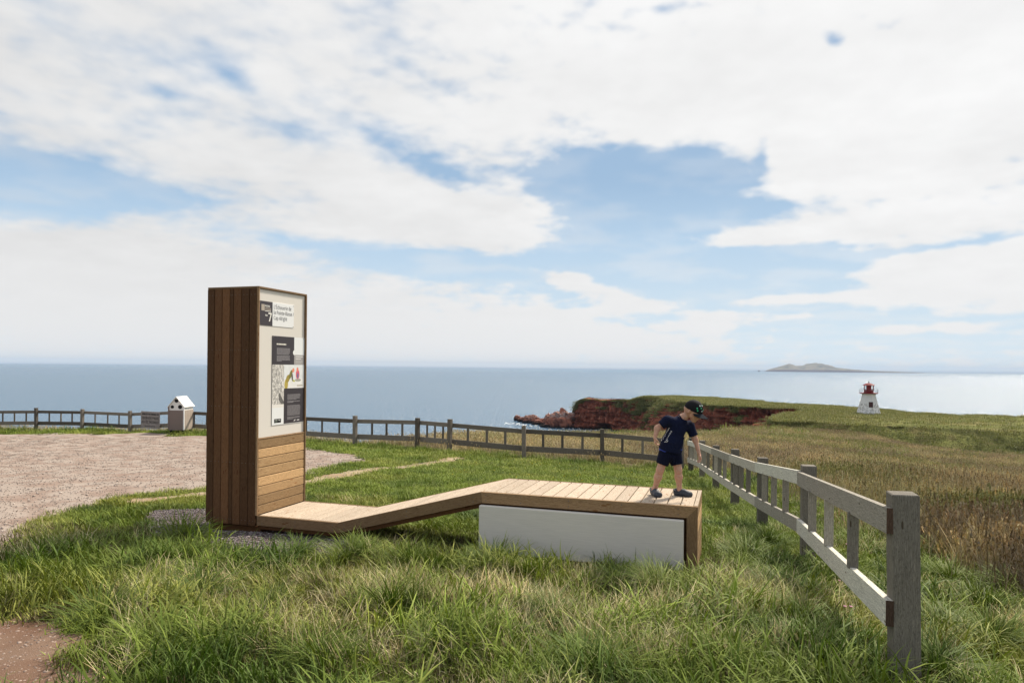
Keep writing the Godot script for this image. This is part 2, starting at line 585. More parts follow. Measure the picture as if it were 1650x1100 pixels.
func field_colour(x: float, d: float) -> Vector3:
	var a := zone_b.get_noise_2d(x, d)
	var b := zone_a.get_noise_2d(x * 0.5, d * 0.5 + 90.0)
	var c := Vector3(0.40, 0.345, 0.205).lerp(Vector3(0.27, 0.215, 0.148), sm(-0.25, 0.35, a))
	c = c.lerp(Vector3(0.56, 0.45, 0.25), sm(0.12, 0.5, b) * 0.9)
	c = c.lerp(Vector3(0.22, 0.24, 0.08), sm(0.08, 0.4, zone_b.get_noise_2d(x * 1.7 + 300.0, d * 1.2)) * 0.75)
	return c

func build_ground() -> void:
	edge_noise = noise(77, 0.9, 3)
	lot_poly = poly(LOT)
	patch_poly = poly(PATCH)
	strip_poly = poly(STRIP)
	dirt_poly = poly(DIRT)
	# rings about the camera, finer ahead and near
	var az := PackedFloat32Array()
	var a := -180.0
	while a < 180.0:
		az.append(deg_to_rad(a))
		a += 0.55 if absf(a) < 48.0 else 3.0
	var rad := PackedFloat32Array([0.6])
	while rad[-1] < 138.0:
		rad.append(rad[-1] + clampf(rad[-1] * 0.028, 0.1, 2.4))
	var n := az.size()
	var m := grid_mesh(n, rad.size(), func(i: int, j: int):
		var x := sin(az[i]) * rad[j]
		var d := cos(az[i]) * rad[j]
		var y := land_y(x, d)
		var k := bare(x, d)
		if k > 0: y -= 0.07
		var soil := Vector3(0.10, 0.085, 0.045)
		var w := dry(x, d)
		var c := soil.lerp(Vector3(0.075, 0.095, 0.03), 0.6 * (1.0 - w)).lerp(field_colour(x, d), w * 0.8)
		if brink(x, d) > 1.5: c = Vector3(0.16, 0.05, 0.03).lerp(Vector3(0.06, 0.075, 0.025), sm(0.44, 0.54, x / d))
		return [Vector3(x, y, -d), Color(c.x, c.y, c.z)], true)
	structure("ground", m, M.ground)
	# the lot and the other bare spots: sheets a little above
	var names := ["", "gravel_lot", "gravel_patch", "worn_strip", "dirt_patch"]
	for kind in [1, 2, 3, 4]:
		var st := begin()
		var cells := 0
		var box: Array = [[-60.0, -12.0, 0.0, 37.0], [-5.5, 6.0, -1.0, 10.5], [-6.5, 9.5, -1.0, 22.5], [-10.0, -3.0, -1.5, 6.0]][kind - 1]
		var d: float = box[1]
		while d < box[3]:
			var cs := 0.1 if kind > 1 else clampf(d * 0.016, 0.1, 0.5)
			if kind == 1 and d < 2.5: cs = 0.5
			var x: float = box[0] if kind > 1 else maxf(-60.0, -1.0 * absf(d) - 8.0)
			while x < box[2]:
				if bare(x + cs / 2, d + cs / 2) == kind:
					var p := []
					for q in [[0, 0], [1, 0], [1, 1], [0, 1]]:
						var xx: float = x + q[0] * cs
						var dd: float = d + q[1] * cs
						p.append(Vector3(xx, ground_y(xx, dd) - 0.012 + 0.004 * kind, -dd))
					quad(st, p[0], p[1], p[2], p[3], (p[2] - p[0]).cross(p[1] - p[3]).normalized() * signf((p[2] - p[0]).cross(p[1] - p[3]).y))
					cells += 1
				x += cs
			d += cs
		st.index()
		structure(names[kind], st.commit(), M[names[kind]])

func noise_tex(n: FastNoiseLite, size: int, ramp: Array) -> ImageTexture:
	# ramp: [position, colour] pairs in sRGB
	var src := n.get_seamless_image(size, size)
	var g := Gradient.new()
	g.offsets = PackedFloat32Array(ramp.map(func(r): return r[0]))
	g.colors = PackedColorArray(ramp.map(func(r): return r[1]))
	var lut := []
	for i in 256: lut.append(g.sample(i / 255.0))
	var bytes := src.get_data()
	var step := bytes.size() / (size * size)
	var out := PackedByteArray()
	out.resize(size * size * 3)
	for i in size * size:
		var c: Color = lut[bytes[i * step]]
		out[i * 3] = int(c.r * 255.0); out[i * 3 + 1] = int(c.g * 255.0); out[i * 3 + 2] = int(c.b * 255.0)
	return ImageTexture.create_from_image(Image.create_from_data(size, size, false, Image.FORMAT_RGB8, out))

func triplanar(m: StandardMaterial3D, metres: float) -> void:
	m.uv1_triplanar = true
	m.uv1_world_triplanar = true
	m.uv1_scale = Vector3.ONE / metres

func relief(m: StandardMaterial3D, t: Texture2D, cm: float) -> void:
	m.heightmap_enabled = true
	m.heightmap_texture = t
	m.heightmap_scale = cm

func ground_materials() -> void:
	var g := mat("ground", Color.WHITE, 0.95, 0.1)
	g.vertex_color_use_as_albedo = true
	var t := noise_tex(noise(41, 0.06, 5), 512, [[0.0, Color(0.45, 0.42, 0.4)], [0.5, Color(0.85, 0.85, 0.85)], [1.0, Color(1.0, 1.0, 0.95)]])
	g.albedo_texture = t
	triplanar(g, 1.7)
	relief(g, t, 4.0)
	for k in [["gravel_lot", Color(0.60, 0.55, 0.515), Color(0.64, 0.592, 0.555), 1.1], ["gravel_patch", Color(0.36, 0.32, 0.32), Color(0.52, 0.48, 0.475), 0.9], ["dirt_patch", Color(0.43, 0.345, 0.29), Color(0.53, 0.45, 0.395), 0.8], ["worn_strip", Color(0.62, 0.56, 0.46), Color(0.7, 0.64, 0.53), 1.1]]:
		var m := mat(k[0], Color.WHITE, 0.95, 0.15)
		var c1: Color = k[1]
		var c2: Color = k[2]
		var tx := noise_tex(noise(50, 0.22, 4), 512, [[0.0, c1 * 0.8], [0.42, c1], [0.6, c2], [1.0, c2 * 1.1]])
		m.albedo_texture = tx
		triplanar(m, k[3])
		relief(m, tx, 0.5)
		m.detail_enabled = true
		m.detail_blend_mode = BaseMaterial3D.BLEND_MODE_MUL
		m.detail_uv_layer = BaseMaterial3D.DETAIL_UV_2
		m.uv2_triplanar = true
		m.uv2_world_triplanar = true
		m.uv2_scale = Vector3.ONE / 9.0
		m.detail_albedo = noise_tex(noise(51, 0.02, 5), 512, [[0.0, Color(0.86, 0.80, 0.775)], [0.45, Color(0.95, 0.925, 0.915)], [0.6, Color(1, 1, 1)], [1.0, Color(1, 1, 1)]])

func build_sea() -> void:
	var w := mat("sea", lin(0.05, 0.125, 0.21), 0.24, 0.5)
	var t := noise_tex(noise(61, 0.03, 5), 512, [[0.0, Color.BLACK], [1.0, Color.WHITE]])
	triplanar(w, 34.0)
	relief(w, t, 85.0)
	var st := begin()
	var radii := [0.0, 150.0, 600.0, 3000.0, 9000.0, 19500.0]
	for i in radii.size() - 1:
		for k in 96:
			var a := TAU * k / 96.0
			var b := TAU * (k + 1) / 96.0
			var p := Vector3(cos(a), 0, sin(a))
			var q := Vector3(cos(b), 0, sin(b))
			var y := Vector3(0, -25.4, 0)
			if i == 0: tri(st, y, p * radii[1] + y, q * radii[1] + y, Vector3.UP)
			else: quad(st, p * radii[i] + y, q * radii[i] + y, q * radii[i + 1] + y, p * radii[i + 1] + y, Vector3.UP)
	structure("sea", st.commit(), w)

# ------------------------------------------------------------------ headland, island, lighthouse
# near brink x, d, y; far brink x, d; run and foot of the slope below the near brink; share of grass on it
const HEAD := [
	[25.5, 314.0, -26.5, 26.0, 315.0, 2.0, -27.0, 0.0], [30.0, 312.0, -13.2, 31.0, 316.0, 3.0, -26.5, 0.0], [38.0, 306.0, -12.2, 48.0, 316.0, 3.0, -26.5, 0.05], [50.0, 299.0, -11.5, 66.0, 310.0, 4.0, -26.5, 0.1], [57.0, 290.0, -9.9, 76.0, 298.0, 7.0, -26.5, 0.5], [62.0, 278.0, -9.2, 83.0, 284.0, 9.0, -26.5, 0.6],
	[60.0, 262.0, -9.0, 88.0, 270.0, 9.0, -26.5, 0.5], [58.0, 245.0, -9.0, 92.0, 258.0, 8.0, -26.5, 0.35], [59.0, 228.0, -9.0, 96.0, 248.0, 6.0, -26.0, 0.15], [64.0, 214.0, -9.0, 100.0, 240.0, 4.5, -25.0, 0.0], [72.0, 205.0, -9.0, 104.0, 232.0, 4.0, -24.0, 0.0],
	[84.0, 197.0, -9.0, 108.0, 222.0, 4.0, -23.0, 0.0], [80.0, 182.0, -9.0, 113.0, 213.0, 4.0, -22.0, 0.0], [70.0, 170.0, -9.1, 118.0, 206.0, 5.0, -22.0, 0.0], [62.0, 160.0, -9.3, 124.0, 198.0, 9.0, -21.0, 0.35], [66.0, 150.0, -9.3, 130.0, 193.0, 16.0, -19.0, 0.95],
	[75.0, 140.0, -9.1, 140.0, 187.0, 22.0, -17.0, 1.0], [96.0, 128.0, -9.0, 160.0, 180.0, 25.0, -16.5, 1.0], [120.0, 118.0, -9.0, 190.0, 170.0, 26.0, -16.0, 1.0], [180.0, 104.0, -9.0, 240.0, 157.0, 26.0, -16.0, 1.0], [260.0, 95.0, -9.0, 300.0, 145.0, 26.0, -16.0, 1.0],
]
var head_top := []      # lattice of points on the plateau
var head_turf := []     # where turf grows on it
var head_slope := []    # points on the grassy slope

func cat(a: float, b: float, c: float, d: float, t: float) -> float:
	return b + 0.5 * t * (c - a + t * (2.0 * a - 5.0 * b + 4.0 * c - d + t * (3.0 * (b - c) + d - a)))

func head_at(s: float) -> Array:
	var k := clampi(int(s), 0, HEAD.size() - 2)
	var t := s - k
	var a: Array = HEAD[maxi(k - 1, 0)]
	var b: Array = HEAD[k]
	var c: Array = HEAD[k + 1]
	var d: Array = HEAD[mini(k + 2, HEAD.size() - 1)]
	var r := []
	for i in 8:
		r.append(cat(a[i], b[i], c[i], d[i], t) if i < 5 else lerpf(b[i], c[i], t))
	return r

func build_headland() -> void:
	var jag := noise(71, 0.22, 4)
	var strata := noise(72, 0.5, 3)
	var gul := noise(73, 0.10, 3)
	var patch := noise(74, 0.05, 4)
	var svals := PackedFloat32Array()
	for k in HEAD.size() - 1:
		var n := 44 if k < 15 else 20
		for i in n: svals.append(k + float(i) / n)
	svals.append(HEAD.size() - 1.001)
	var inner := 14
	var down := 30
	var rows := 3 + inner + down
	var ring := []
	for s in svals: ring.append(head_at(s))
	var pts := {}
	var m := grid_mesh(svals.size(), rows, func(i: int, j: int):
		var r: Array = ring[i]
		var q: Array = ring[mini(i + 1, ring.size() - 1)]
		var p: Array = ring[maxi(i - 1, 0)]
		var near := Vector2(r[0], r[1])
		var far := Vector2(r[3], r[4])
		var out := Vector2(q[1] - p[1], -(q[0] - p[0])).normalized()
		if out.dot(near - far) < 0.0: out = -out
		var green := Vector3(0.25, 0.26, 0.09)
		if j < 2:
			var w := far + (far - near).normalized() * (3.0 - j * 1.5)
			return [Vector3(w.x, -27.5 if j == 0 else minf(-14.0, r[2] - 2.5), -w.y), Color(0.16, 0.06, 0.04)]
		if j < 3 + inner:
			var t := float(j - 2) / inner
			var w := far.lerp(near, t)
			var y := lerpf(r[2] - 0.75 * sm(1.0, 4.0, svals[i]), r[2], t) + gul.get_noise_2d(w.x, w.y) * 0.5 - 0.5 * sm(0.12, 0.0, t)
			w += out * sm(0.7, 1.0, t) * jag.get_noise_2d(w.x * 0.8, w.y * 0.8) * 2.2
			var c := green.lerp(Vector3(0.36, 0.32, 0.15), sm(-0.1, 0.4, patch.get_noise_2d(w.x, w.y)))
			c = c.lerp(Vector3(0.19, 0.21, 0.07), sm(0.0, 0.4, patch.get_noise_2d(w.x + 200.0, w.y)))
			if svals[i] < 3.7: c = c.lerp(Vector3(0.36, 0.14, 0.09), sm(3.7, 3.2, svals[i]) * sm(-0.25, 0.0, patch.get_noise_2d(w.x * 4.0, w.y * 4.0 + 50.0)))
			var v := Vector3(w.x, y, -w.y)
			if j > 3 and i % 3 == 0:
				head_top.append(v)
				if svals[i] > 3.6: head_turf.append(v)
			return [v, Color(c.x, c.y, c.z)]
		var t := float(j - 2 - inner) / down
		var run: float = r[5]
		var grass: float = r[7]
		var y := lerpf(r[2], r[6], t)
		# steep rock below, gentler where it is grown over
		var prof := lerpf(0.25 * t + 0.75 * pow(t, 0.5) if grass > 0.2 else t, t, sm(0.6, 0.9, grass))
		var w := near + out * (run * prof)
		var rock := 1.0 - sm(0.7, 0.95, grass)
		var led := strata.get_noise_2d(y * 1.9, svals[i] * 0.7) * 1.5 + absf(gul.get_noise_2d(svals[i] * 55.0, y * 0.6)) * 4.2 - 1.6 + jag.get_noise_3d(w.x * 1.3, y * 2.2, w.y * 1.3) * 2.4
		led *= rock * sm(0.0, 0.1, t)
		led += (1.0 - rock) * gul.get_noise_2d(w.x * 0.9, w.y * 0.9) * 2.6 * sm(0.0, 0.3, t) * sm(1.0, 0.7, t)
		# the sea cave near the point
		var cave := sm(1.0, 0.55, sqrt(pow((svals[i] - 2.30) / 0.33, 2.0) + pow((y + 26.5) / 4.6, 2.0)))
		led -= cave * 9.0
		w += out * led
		if rock < 0.5: y += gul.get_noise_2d(w.x + 90.0, w.y) * 1.2 * sm(0.0, 0.2, t)
		var n1 := strata.get_noise_2d(y * 1.3 + svals[i] * 0.8, svals[i] * 1.5)
		var n2 := jag.get_noise_3d(w.x * 2.0, y * 3.0, w.y * 2.0)
		var c := Vector3(0.46, 0.155, 0.095).lerp(Vector3(0.24, 0.08, 0.055), sm(-0.1, 0.35, n1)).lerp(Vector3(0.56, 0.26, 0.165), sm(0.15, 0.5, n2))
		var cover := 0.0
		if grass > 0.7: cover = 1.0
		else: cover = sm(-0.05, 0.12, patch.get_noise_2d(svals[i] * 26.0, y * 3.0) + 0.9 * (grass * 1.15 - t * 1.25) + 0.35 * sm(0.06, 0.0, t) - 0.06)
		var g := green.lerp(Vector3(0.115, 0.125, 0.045), sm(-0.2, 0.3, patch.get_noise_2d(w.x * 1.5, w.y * 1.5)))
		g = g.lerp(Vector3(0.22, 0.18, 0.09), 0.7 * sm(0.1, 0.4, patch.get_noise_2d(w.x * 3.0 + 70.0, w.y * 3.0)))
		c = c.lerp(g, cover)
		if y < -24.6: c = c.lerp(Vector3(0.035, 0.03, 0.028), sm(-24.4, -24.9, y))
		var v := Vector3(w.x, y, -w.y)
		if cover > 0.6 and i % 2 == 0: head_slope.append(v)
		return [v, Color(c.x, c.y, c.z)], false)
	var k := mat("headland", Color.WHITE, 0.95, 0.1)
	k.vertex_color_use_as_albedo = true
	var t := noise_tex(noise(75, 0.08, 5), 512, [[0.0, Color(0.5, 0.48, 0.47)], [0.5, Color(0.88, 0.88, 0.88)], [1.0, Color.WHITE]])
	k.albedo_texture = t
	triplanar(k, 14.0)
	relief(k, t, 60.0)
	structure("headland", m, k)

func plateau_y(x: float, d: float) -> float:
	var best := 1e9
	var y := -9.3
	for p in head_top:
		var q: float = (p.x - x) * (p.x - x) + (p.z + d) * (p.z + d)
		if q < best:
			best = q
			y = p.y
	return y

func rock_mesh(size: Vector3, seed_: int, guano: float) -> ArrayMesh:
	var n1 := noise(seed_, 0.9, 4)
	var n2 := noise(seed_ + 1, 2.2, 3)
	return grid_mesh(56, 30, func(i: int, j: int):
		var a := TAU * i / 56.0
		var b := PI * (j / 29.0 - 0.5)
		var p := Vector3(cos(b) * cos(a), sin(b), cos(b) * sin(a))
		var r := 1.0 + 0.5 * n1.get_noise_3dv(p * 2.2) + 0.34 * (0.35 - absf(n2.get_noise_3d(p.x * 1.6, p.y * 3.0, p.z * 1.6)))
		var v := p * r
		v.y = signf(v.y) * pow(absf(v.y), 0.8)
		v *= size * 0.5
		v.y += size.y * 0.1
		var k := n2.get_noise_3dv(p * 1.5)
		var c := Vector3(0.33, 0.135, 0.09).lerp(Vector3(0.13, 0.055, 0.042), sm(-0.2, 0.3, k))
		c = c.lerp(Vector3(0.55, 0.5, 0.46), guano * sm(0.3, 0.7, p.y) * sm(-0.1, 0.2, n2.get_noise_3dv(p * 3.0)))
		c = c.lerp(Vector3(0.03, 0.027, 0.026), sm(1.7, 1.2, v.y + 0.4 * k))
		return [v, Color(c.x, c.y, c.z)], true)

func bird_mesh(white: bool) -> ArrayMesh:
	var st := begin()
	st.set_color(Color.WHITE)
	add_tube(st, PackedVector3Array([Vector3(-0.26, 0.2, 0), Vector3(-0.12, 0.24, 0), Vector3(0.02, 0.32, 0), Vector3(0.1, 0.42, 0), Vector3(0.12, 0.52, 0), Vector3(0.13, 0.6, 0), Vector3(0.17, 0.63, 0), Vector3(0.26, 0.64, 0)]), PackedFloat32Array([0.015, 0.08, 0.12, 0.10, 0.045, 0.035, 0.045, 0.008]), 7)
	for s in [-1, 1]:
		add_tube(st, PackedVector3Array([Vector3(0.02, 0.28, 0.04 * s), Vector3(0.03, 0.0, 0.05 * s), Vector3(0.11, 0.0, 0.06 * s)]), PackedFloat32Array([0.025, 0.018, 0.02]), 5)
	return st.commit()

func build_point() -> void:
	var k := mat("sea_rock", Color.WHITE, 0.9, 0.2)
	k.vertex_color_use_as_albedo = true
	var rocks := [
		[23.5, 314.0, Vector3(13.0, 12.5, 9.0), 0.55, "large guano-streaked red rock beside the cliff point, highest of the spit"],
		[18.3, 322.0, Vector3(6.5, 8.5, 6.0), 0.3, "pointed red rock left of the largest rock of the spit"],
		[14.6, 328.0, Vector3(8.0, 5.0, 5.0), 0.1, "low dark rock in the middle of the spit"],
		[9.8, 337.0, Vector3(8.0, 6.2, 5.0), 0.3, "rounded brown rock near the outer end of the spit"],
		[6.4, 344.0, Vector3(6.0, 4.0, 4.0), 0.1, "low flat rock just inside the outermost one"],
		[3.0, 351.0, Vector3(3.2, 4.6, 3.0), 0.1, "smallest dark rock, outermost of the spit"],
		[20.5, 315.5, Vector3(12.0, 3.6, 6.0), 0.0, "flat black tidal ledge at the foot of the largest rock"],
	]
	for i in rocks.size():
		var r: Array = rocks[i]
		var o := put("sea_rock", rock_mesh(r[2], 300 + i * 7, r[3]), k)
		o.position = Vector3(r[0], -25.6, -r[1])
		tag(o, r[4], "rock", "rocks of the spit")
	# surf at the foot of the rocks
	var f := mat("surf", lin(0.78, 0.82, 0.84), 0.7, 0.3)
	var fn := noise(310, 0.25, 4)
	var st := begin()
	for j in 70:
		for i in 90:
			var x := -4.0 + i * 0.5
			var d := 290.0 + j * 0.7
			var line := 318.0 - (x - 21.0) * 1.0
			if absf(x) > 60.0: continue
			var near := line - 7.0 - d
			if fn.get_noise_2d(x * 2.0, d * 0.6) > 0.16 + absf(near) * 0.045:
				quad(st, Vector3(x, -25.34, -d), Vector3(x + 0.5, -25.34, -d), Vector3(x + 0.5, -25.34, -d - 0.7), Vector3(x, -25.34, -d - 0.7), Vector3.UP)
	st.index()
	var s := put("surf", st.commit(), f)
	tag(s, "white surf breaking at the foot of the rocky spit", "surf", "", "stuff")
	# seabirds
	var dark := mat("bird_dark", lin(0.025, 0.025, 0.03), 0.7)
	var pale := mat("bird_pale", lin(0.7, 0.7, 0.7), 0.7)
	var bm := bird_mesh(false)
	for i in 22:
		var x := 34.5 + i * 0.56 + rng.randf_range(-0.2, 0.2)
		var d := 311.0 + rng.randf_range(-1.0, 1.5)
		var o := put("seabird", bm, dark)
		o.position = Vector3(x, plateau_y(x, d) - 0.05, -d)
		o.scale = Vector3.ONE * rng.randf_range(1.1, 1.5)
		o.rotation.y = rng.randf_range(0, TAU)
		tag(o, "small dark seabird standing in the row on top of the red cliff point", "bird", "seabirds on the cliff point")

func build_island() -> void:
	var prof := [[272, 0], [284, 9], [300, 13], [340, 24], [370, 36], [400, 45], [440, 34], [470, 35], [515, 45], [540, 44], [570, 50], [610, 38], [640, 29], [700, 20], [800, 13], [900, 9], [1000, 6], [1100, 3.5], [1170, 0]]
	var n := noise(81, 0.0035, 4)
	var u0 := (1150.0 - 825.0) / 1100.0
	var dd := 11500.0
	var m := grid_mesh(181, 26, func(i: int, j: int):
		var z := 272.0 + i * 898.0 / 180.0
		var h := 0.0
		for k in prof.size() - 1:
			if z >= prof[k][0] and z <= prof[k + 1][0]:
				h = lerpf(prof[k][1], prof[k + 1][1], (z - prof[k][0]) / float(prof[k + 1][0] - prof[k][0]))
		h *= 3.17
		var t := j / 25.0
		var depth := t * 1500.0
		var x := (u0 + z * 0.303 / 1100.0) * (dd + depth)
		var shape := 0.0
		var cliff := minf(h * 0.55, 34.0)
		if t < 0.03: shape = 0.0
		elif t < 0.45: shape = lerpf(cliff, h, sm(0.03, 0.45, t))
		else: shape = h * sm(1.0, 0.45, t)
		shape += n.get_noise_2d(x, depth) * h * 0.3 * sm(0.05, 0.25, t) * sm(0.95, 0.6, t) if absf(t - 0.45) > 0.02 else 0.0
		var c := Vector3(0.09, 0.06, 0.07)
		if t > 0.05: c = Vector3(0.22, 0.19, 0.14).lerp(Vector3(0.13, 0.12, 0.1), sm(-0.1, 0.3, n.get_noise_2d(x * 1.5, depth * 1.5)))
		return [Vector3(x, -27.0 + shape, -(dd + depth + n.get_noise_2d(x, 0) * 60.0)), Color(c.x, c.y, c.z)], false)
	var k := mat("island", Color.WHITE, 0.95, 0.1)
	k.vertex_color_use_as_albedo = true
	structure("island", m, k)
	var stack := put("sea_stack", lathe([[22.0, -5.0], [18.0, 10.0], [9.0, 20.0], [0.0, 25.0]], 9), mat("stack", lin(0.11, 0.06, 0.055), 0.95))
	stack.position = Vector3(u0 * dd + 242 * 0.303 * dd / 1100.0, -25.4, -dd)
	tag(stack, "tiny dark sea stack standing off the left end of the far island", "rock")

func build_lighthouse() -> void:
	var t := thing("lighthouse", "small white weathered lighthouse with red lantern room and gallery on the green headland", "lighthouse", Vector3(96.3, plateau_y(96.3, 184.0) - 0.1, -184.0))
	t.rotation.y = deg_to_rad(-25.0)
	t.scale = Vector3.ONE * 1.06
	var white := mat("lighthouse_white", Color.WHITE, 0.7, 0.3)
	white.albedo_texture = noise_tex(noise(91, 0.035, 5), 256, [[0.0, Color(0.42, 0.42, 0.43)], [0.3, Color(0.6, 0.6, 0.6)], [0.45, Color(0.84, 0.84, 0.84)], [1.0, Color(0.92, 0.92, 0.92)]])
	triplanar(white, 7.0)
	var clean := mat("lighthouse_clean", lin(0.64, 0.645, 0.65), 0.7)
	var red := mat("lighthouse_red", lin(0.21, 0.028, 0.033), 0.65, 0.25)
	var darkm := mat("lighthouse_dark", lin(0.06, 0.025, 0.025), 0.6)
	var metal := mat("lighthouse_metal", lin(0.12, 0.12, 0.13), 0.5)
	var glass := mat("lighthouse_glass", Color(0.9, 0.95, 1.0, 0.12), 0.05, 0.5)
	glass.transparency = BaseMaterial3D.TRANSPARENCY_ALPHA
	var tr := PI / 8.0
	var low := put("wall", lathe([[3.05, -0.4], [3.05, 0.0], [2.95, 0.02], [2.219, 2.6]], 8, false, tr), white, t)
	low.set_meta("label", "stained lower half of the white wall")
	put("wall", lathe([[2.219, 2.6], [1.62, 4.75], [1.72, 4.95], [1.72, 5.02], [0.0, 5.02]], 8, false, tr), clean, t)
	put("gallery", lathe([[0.0, 5.03], [1.75, 5.03], [2.3, 5.16], [2.3, 5.3], [0.0, 5.31]], 8, false, tr), red, t)
	put("lantern_base", lathe([[1.17, 5.31], [1.17, 5.95], [1.22, 5.98], [1.22, 6.04], [0.0, 6.05]], 8, false, tr), red, t)
	for k in 8:
		var a := TAU * k / 8.0 + tr
		var st := begin()
		add_bevel_box(st, Vector3(cos(a) * 1.13, 6.62, sin(a) * 1.13), Vector3(0.13, 1.16, 0.13), 0.01, Basis(Vector3.UP, -a))
		put("lantern_post", st.commit(), red, t)
		var b := a + PI / 8.0
		var pane := begin()
		add_bevel_box(pane, Vector3(cos(b) * 1.02, 6.62, sin(b) * 1.02), Vector3(0.012, 1.14, 0.74), 0.002, Basis(Vector3.UP, -b))
		if k == 1:
			put("lantern_door", pane.commit(), red, t)
		else:
			put("lantern_pane", pane.commit(), glass, t)
	put("lantern_roof", lathe([[0.0, 7.2], [1.15, 7.2], [1.48, 7.16], [1.48, 7.26], [0.75, 7.62], [0.22, 7.78], [0.0, 7.8]], 8, false, tr), red, t)
	put("finial", lathe([[0.0, 7.76], [0.1, 7.78], [0.09, 7.95], [0.17, 8.05], [0.13, 8.2], [0.03, 8.3], [0.02, 8.55], [0.0, 8.56]], 8), metal, t)
	var lamp := lathe([[0.0, 6.05], [0.2, 6.06], [0.2, 6.4], [0.32, 6.45], [0.32, 6.85], [0.15, 7.0], [0.0, 7.0]], 10)
	put("lamp", lamp, metal, t)
	for k in 8:
		var a := TAU * k / 8.0 + tr
		var b := TAU * (k + 1) / 8.0 + tr
		var st := begin()
		var p := Vector3(cos(a) * 2.2, 5.3, sin(a) * 2.2)
		var q := Vector3(cos(b) * 2.2, 5.3, sin(b) * 2.2)
		add_tube(st, PackedVector3Array([p, p + Vector3(0, 0.95, 0)]), PackedFloat32Array([0.03, 0.03]), 5)
		for y in [0.45, 0.9]:
			add_tube(st, PackedVector3Array([p + Vector3(0, y, 0), q + Vector3(0, y, 0)]), PackedFloat32Array([0.022, 0.022]), 5)
		put("railing", st.commit(), metal, t)
	# the door-like dark window that faces the camera, leaning with the wall
	var lean := Basis(Vector3.RIGHT, -atan2(1.33 * cos(tr), 4.73))
	var zc := 2.95 * cos(tr) - (2.35 / 4.73) * 1.33 * cos(tr)
	var w := put("window", box_mesh(Vector3(0.95, 1.4, 0.1), 0.01, Vector2.ZERO, Vector3(0.42, 2.35, zc), lean), darkm, t)
	put("frame", box_mesh(Vector3(1.15, 1.6, 0.06), 0.01, Vector2.ZERO, Vector3(0.42, 2.35, zc), lean), clean, w)

# ------------------------------------------------------------------ timber
func wood_image(seed_: int, weathered: bool) -> Image:
	# 1024 x 128 pixels for 2.4 m x 0.14 m; wraps both ways
	var low := noise(seed_, 1.0, 2)
	var fib := noise(seed_ + 1, 1.0, 3)
	var r := RandomNumberGenerator.new()
	r.seed = seed_
	var knots := []
	for i in (2 if weathered else 4):
		knots.append(Vector3(r.randf_range(60, 900), r.randf_range(10, 118), r.randf_range(3.5, 8)))
	var bytes := PackedByteArray()
	bytes.resize(1024 * 128 * 3)
	for y in 128:
		var cy := cos(TAU * y / 128.0) * 20.4
		var sy := sin(TAU * y / 128.0) * 20.4
		for x in 1024:
			var c := _wood(x, y, cy, sy, low, fib, knots, weathered)
			if x > 900:
				c = c.lerp(_wood(x - 1024, y, cy, sy, low, fib, knots, weathered), (x - 900) / 124.0)
			var o := (y * 1024 + x) * 3
			bytes[o] = int(clampf(c.x, 0, 1) * 255.0); bytes[o + 1] = int(clampf(c.y, 0, 1) * 255.0); bytes[o + 2] = int(clampf(c.z, 0, 1) * 255.0)
	return Image.create_from_data(1024, 128, false, Image.FORMAT_RGB8, bytes)

func _wood(x: int, y: int, cy: float, sy: float, low: FastNoiseLite, fib: FastNoiseLite, knots: Array, weathered: bool) -> Vector3:
	var g := low.get_noise_3d(x * 0.0028, cy * 0.045, sy * 0.045) * 7.0
	var knot := 0.0
	for k in knots:
		var dx: float = (x - k.x) * 0.55
		var dy: float = absf(y - k.y)
		if dy > 64.0: dy = 128.0 - dy
		if absf(dx) > 60.0 or dy > 60.0: continue
		var q: float = (dx * dx + dy * dy) / (k.z * k.z)
		g += 1.9 * exp(-q * 0.22)
		knot = maxf(knot, sm(1.3, 0.5, q))
	var f := g - floorf(g)
	var ring := pow(f, 3.0) * sm(1.0, 0.93, f)
	var n := fib.get_noise_3d(x * 0.012, cy * 0.55, sy * 0.55)
	var n2 := fib.get_noise_3d(x * 0.05, cy * 1.6, sy * 1.6)
	if weathered:
		var v := 0.86 - ring * 0.2 + n * 0.3 + n2 * 0.12
		v -= 0.3 * sm(0.28, 0.45, n2 + n * 0.6)
		var c := Vector3(v, v * 0.985, v * 0.96)
		return c.lerp(Vector3(0.42, 0.37, 0.32), knot * 0.7)
	var v2 := 0.92 - ring * 0.3 + n * 0.13 + n2 * 0.05
	var c2 := Vector3(v2, v2 * (0.985 - ring * 0.08), v2 * (0.97 - ring * 0.14))
	return c2.lerp(Vector3(0.66, 0.52, 0.4), knot * 0.7)

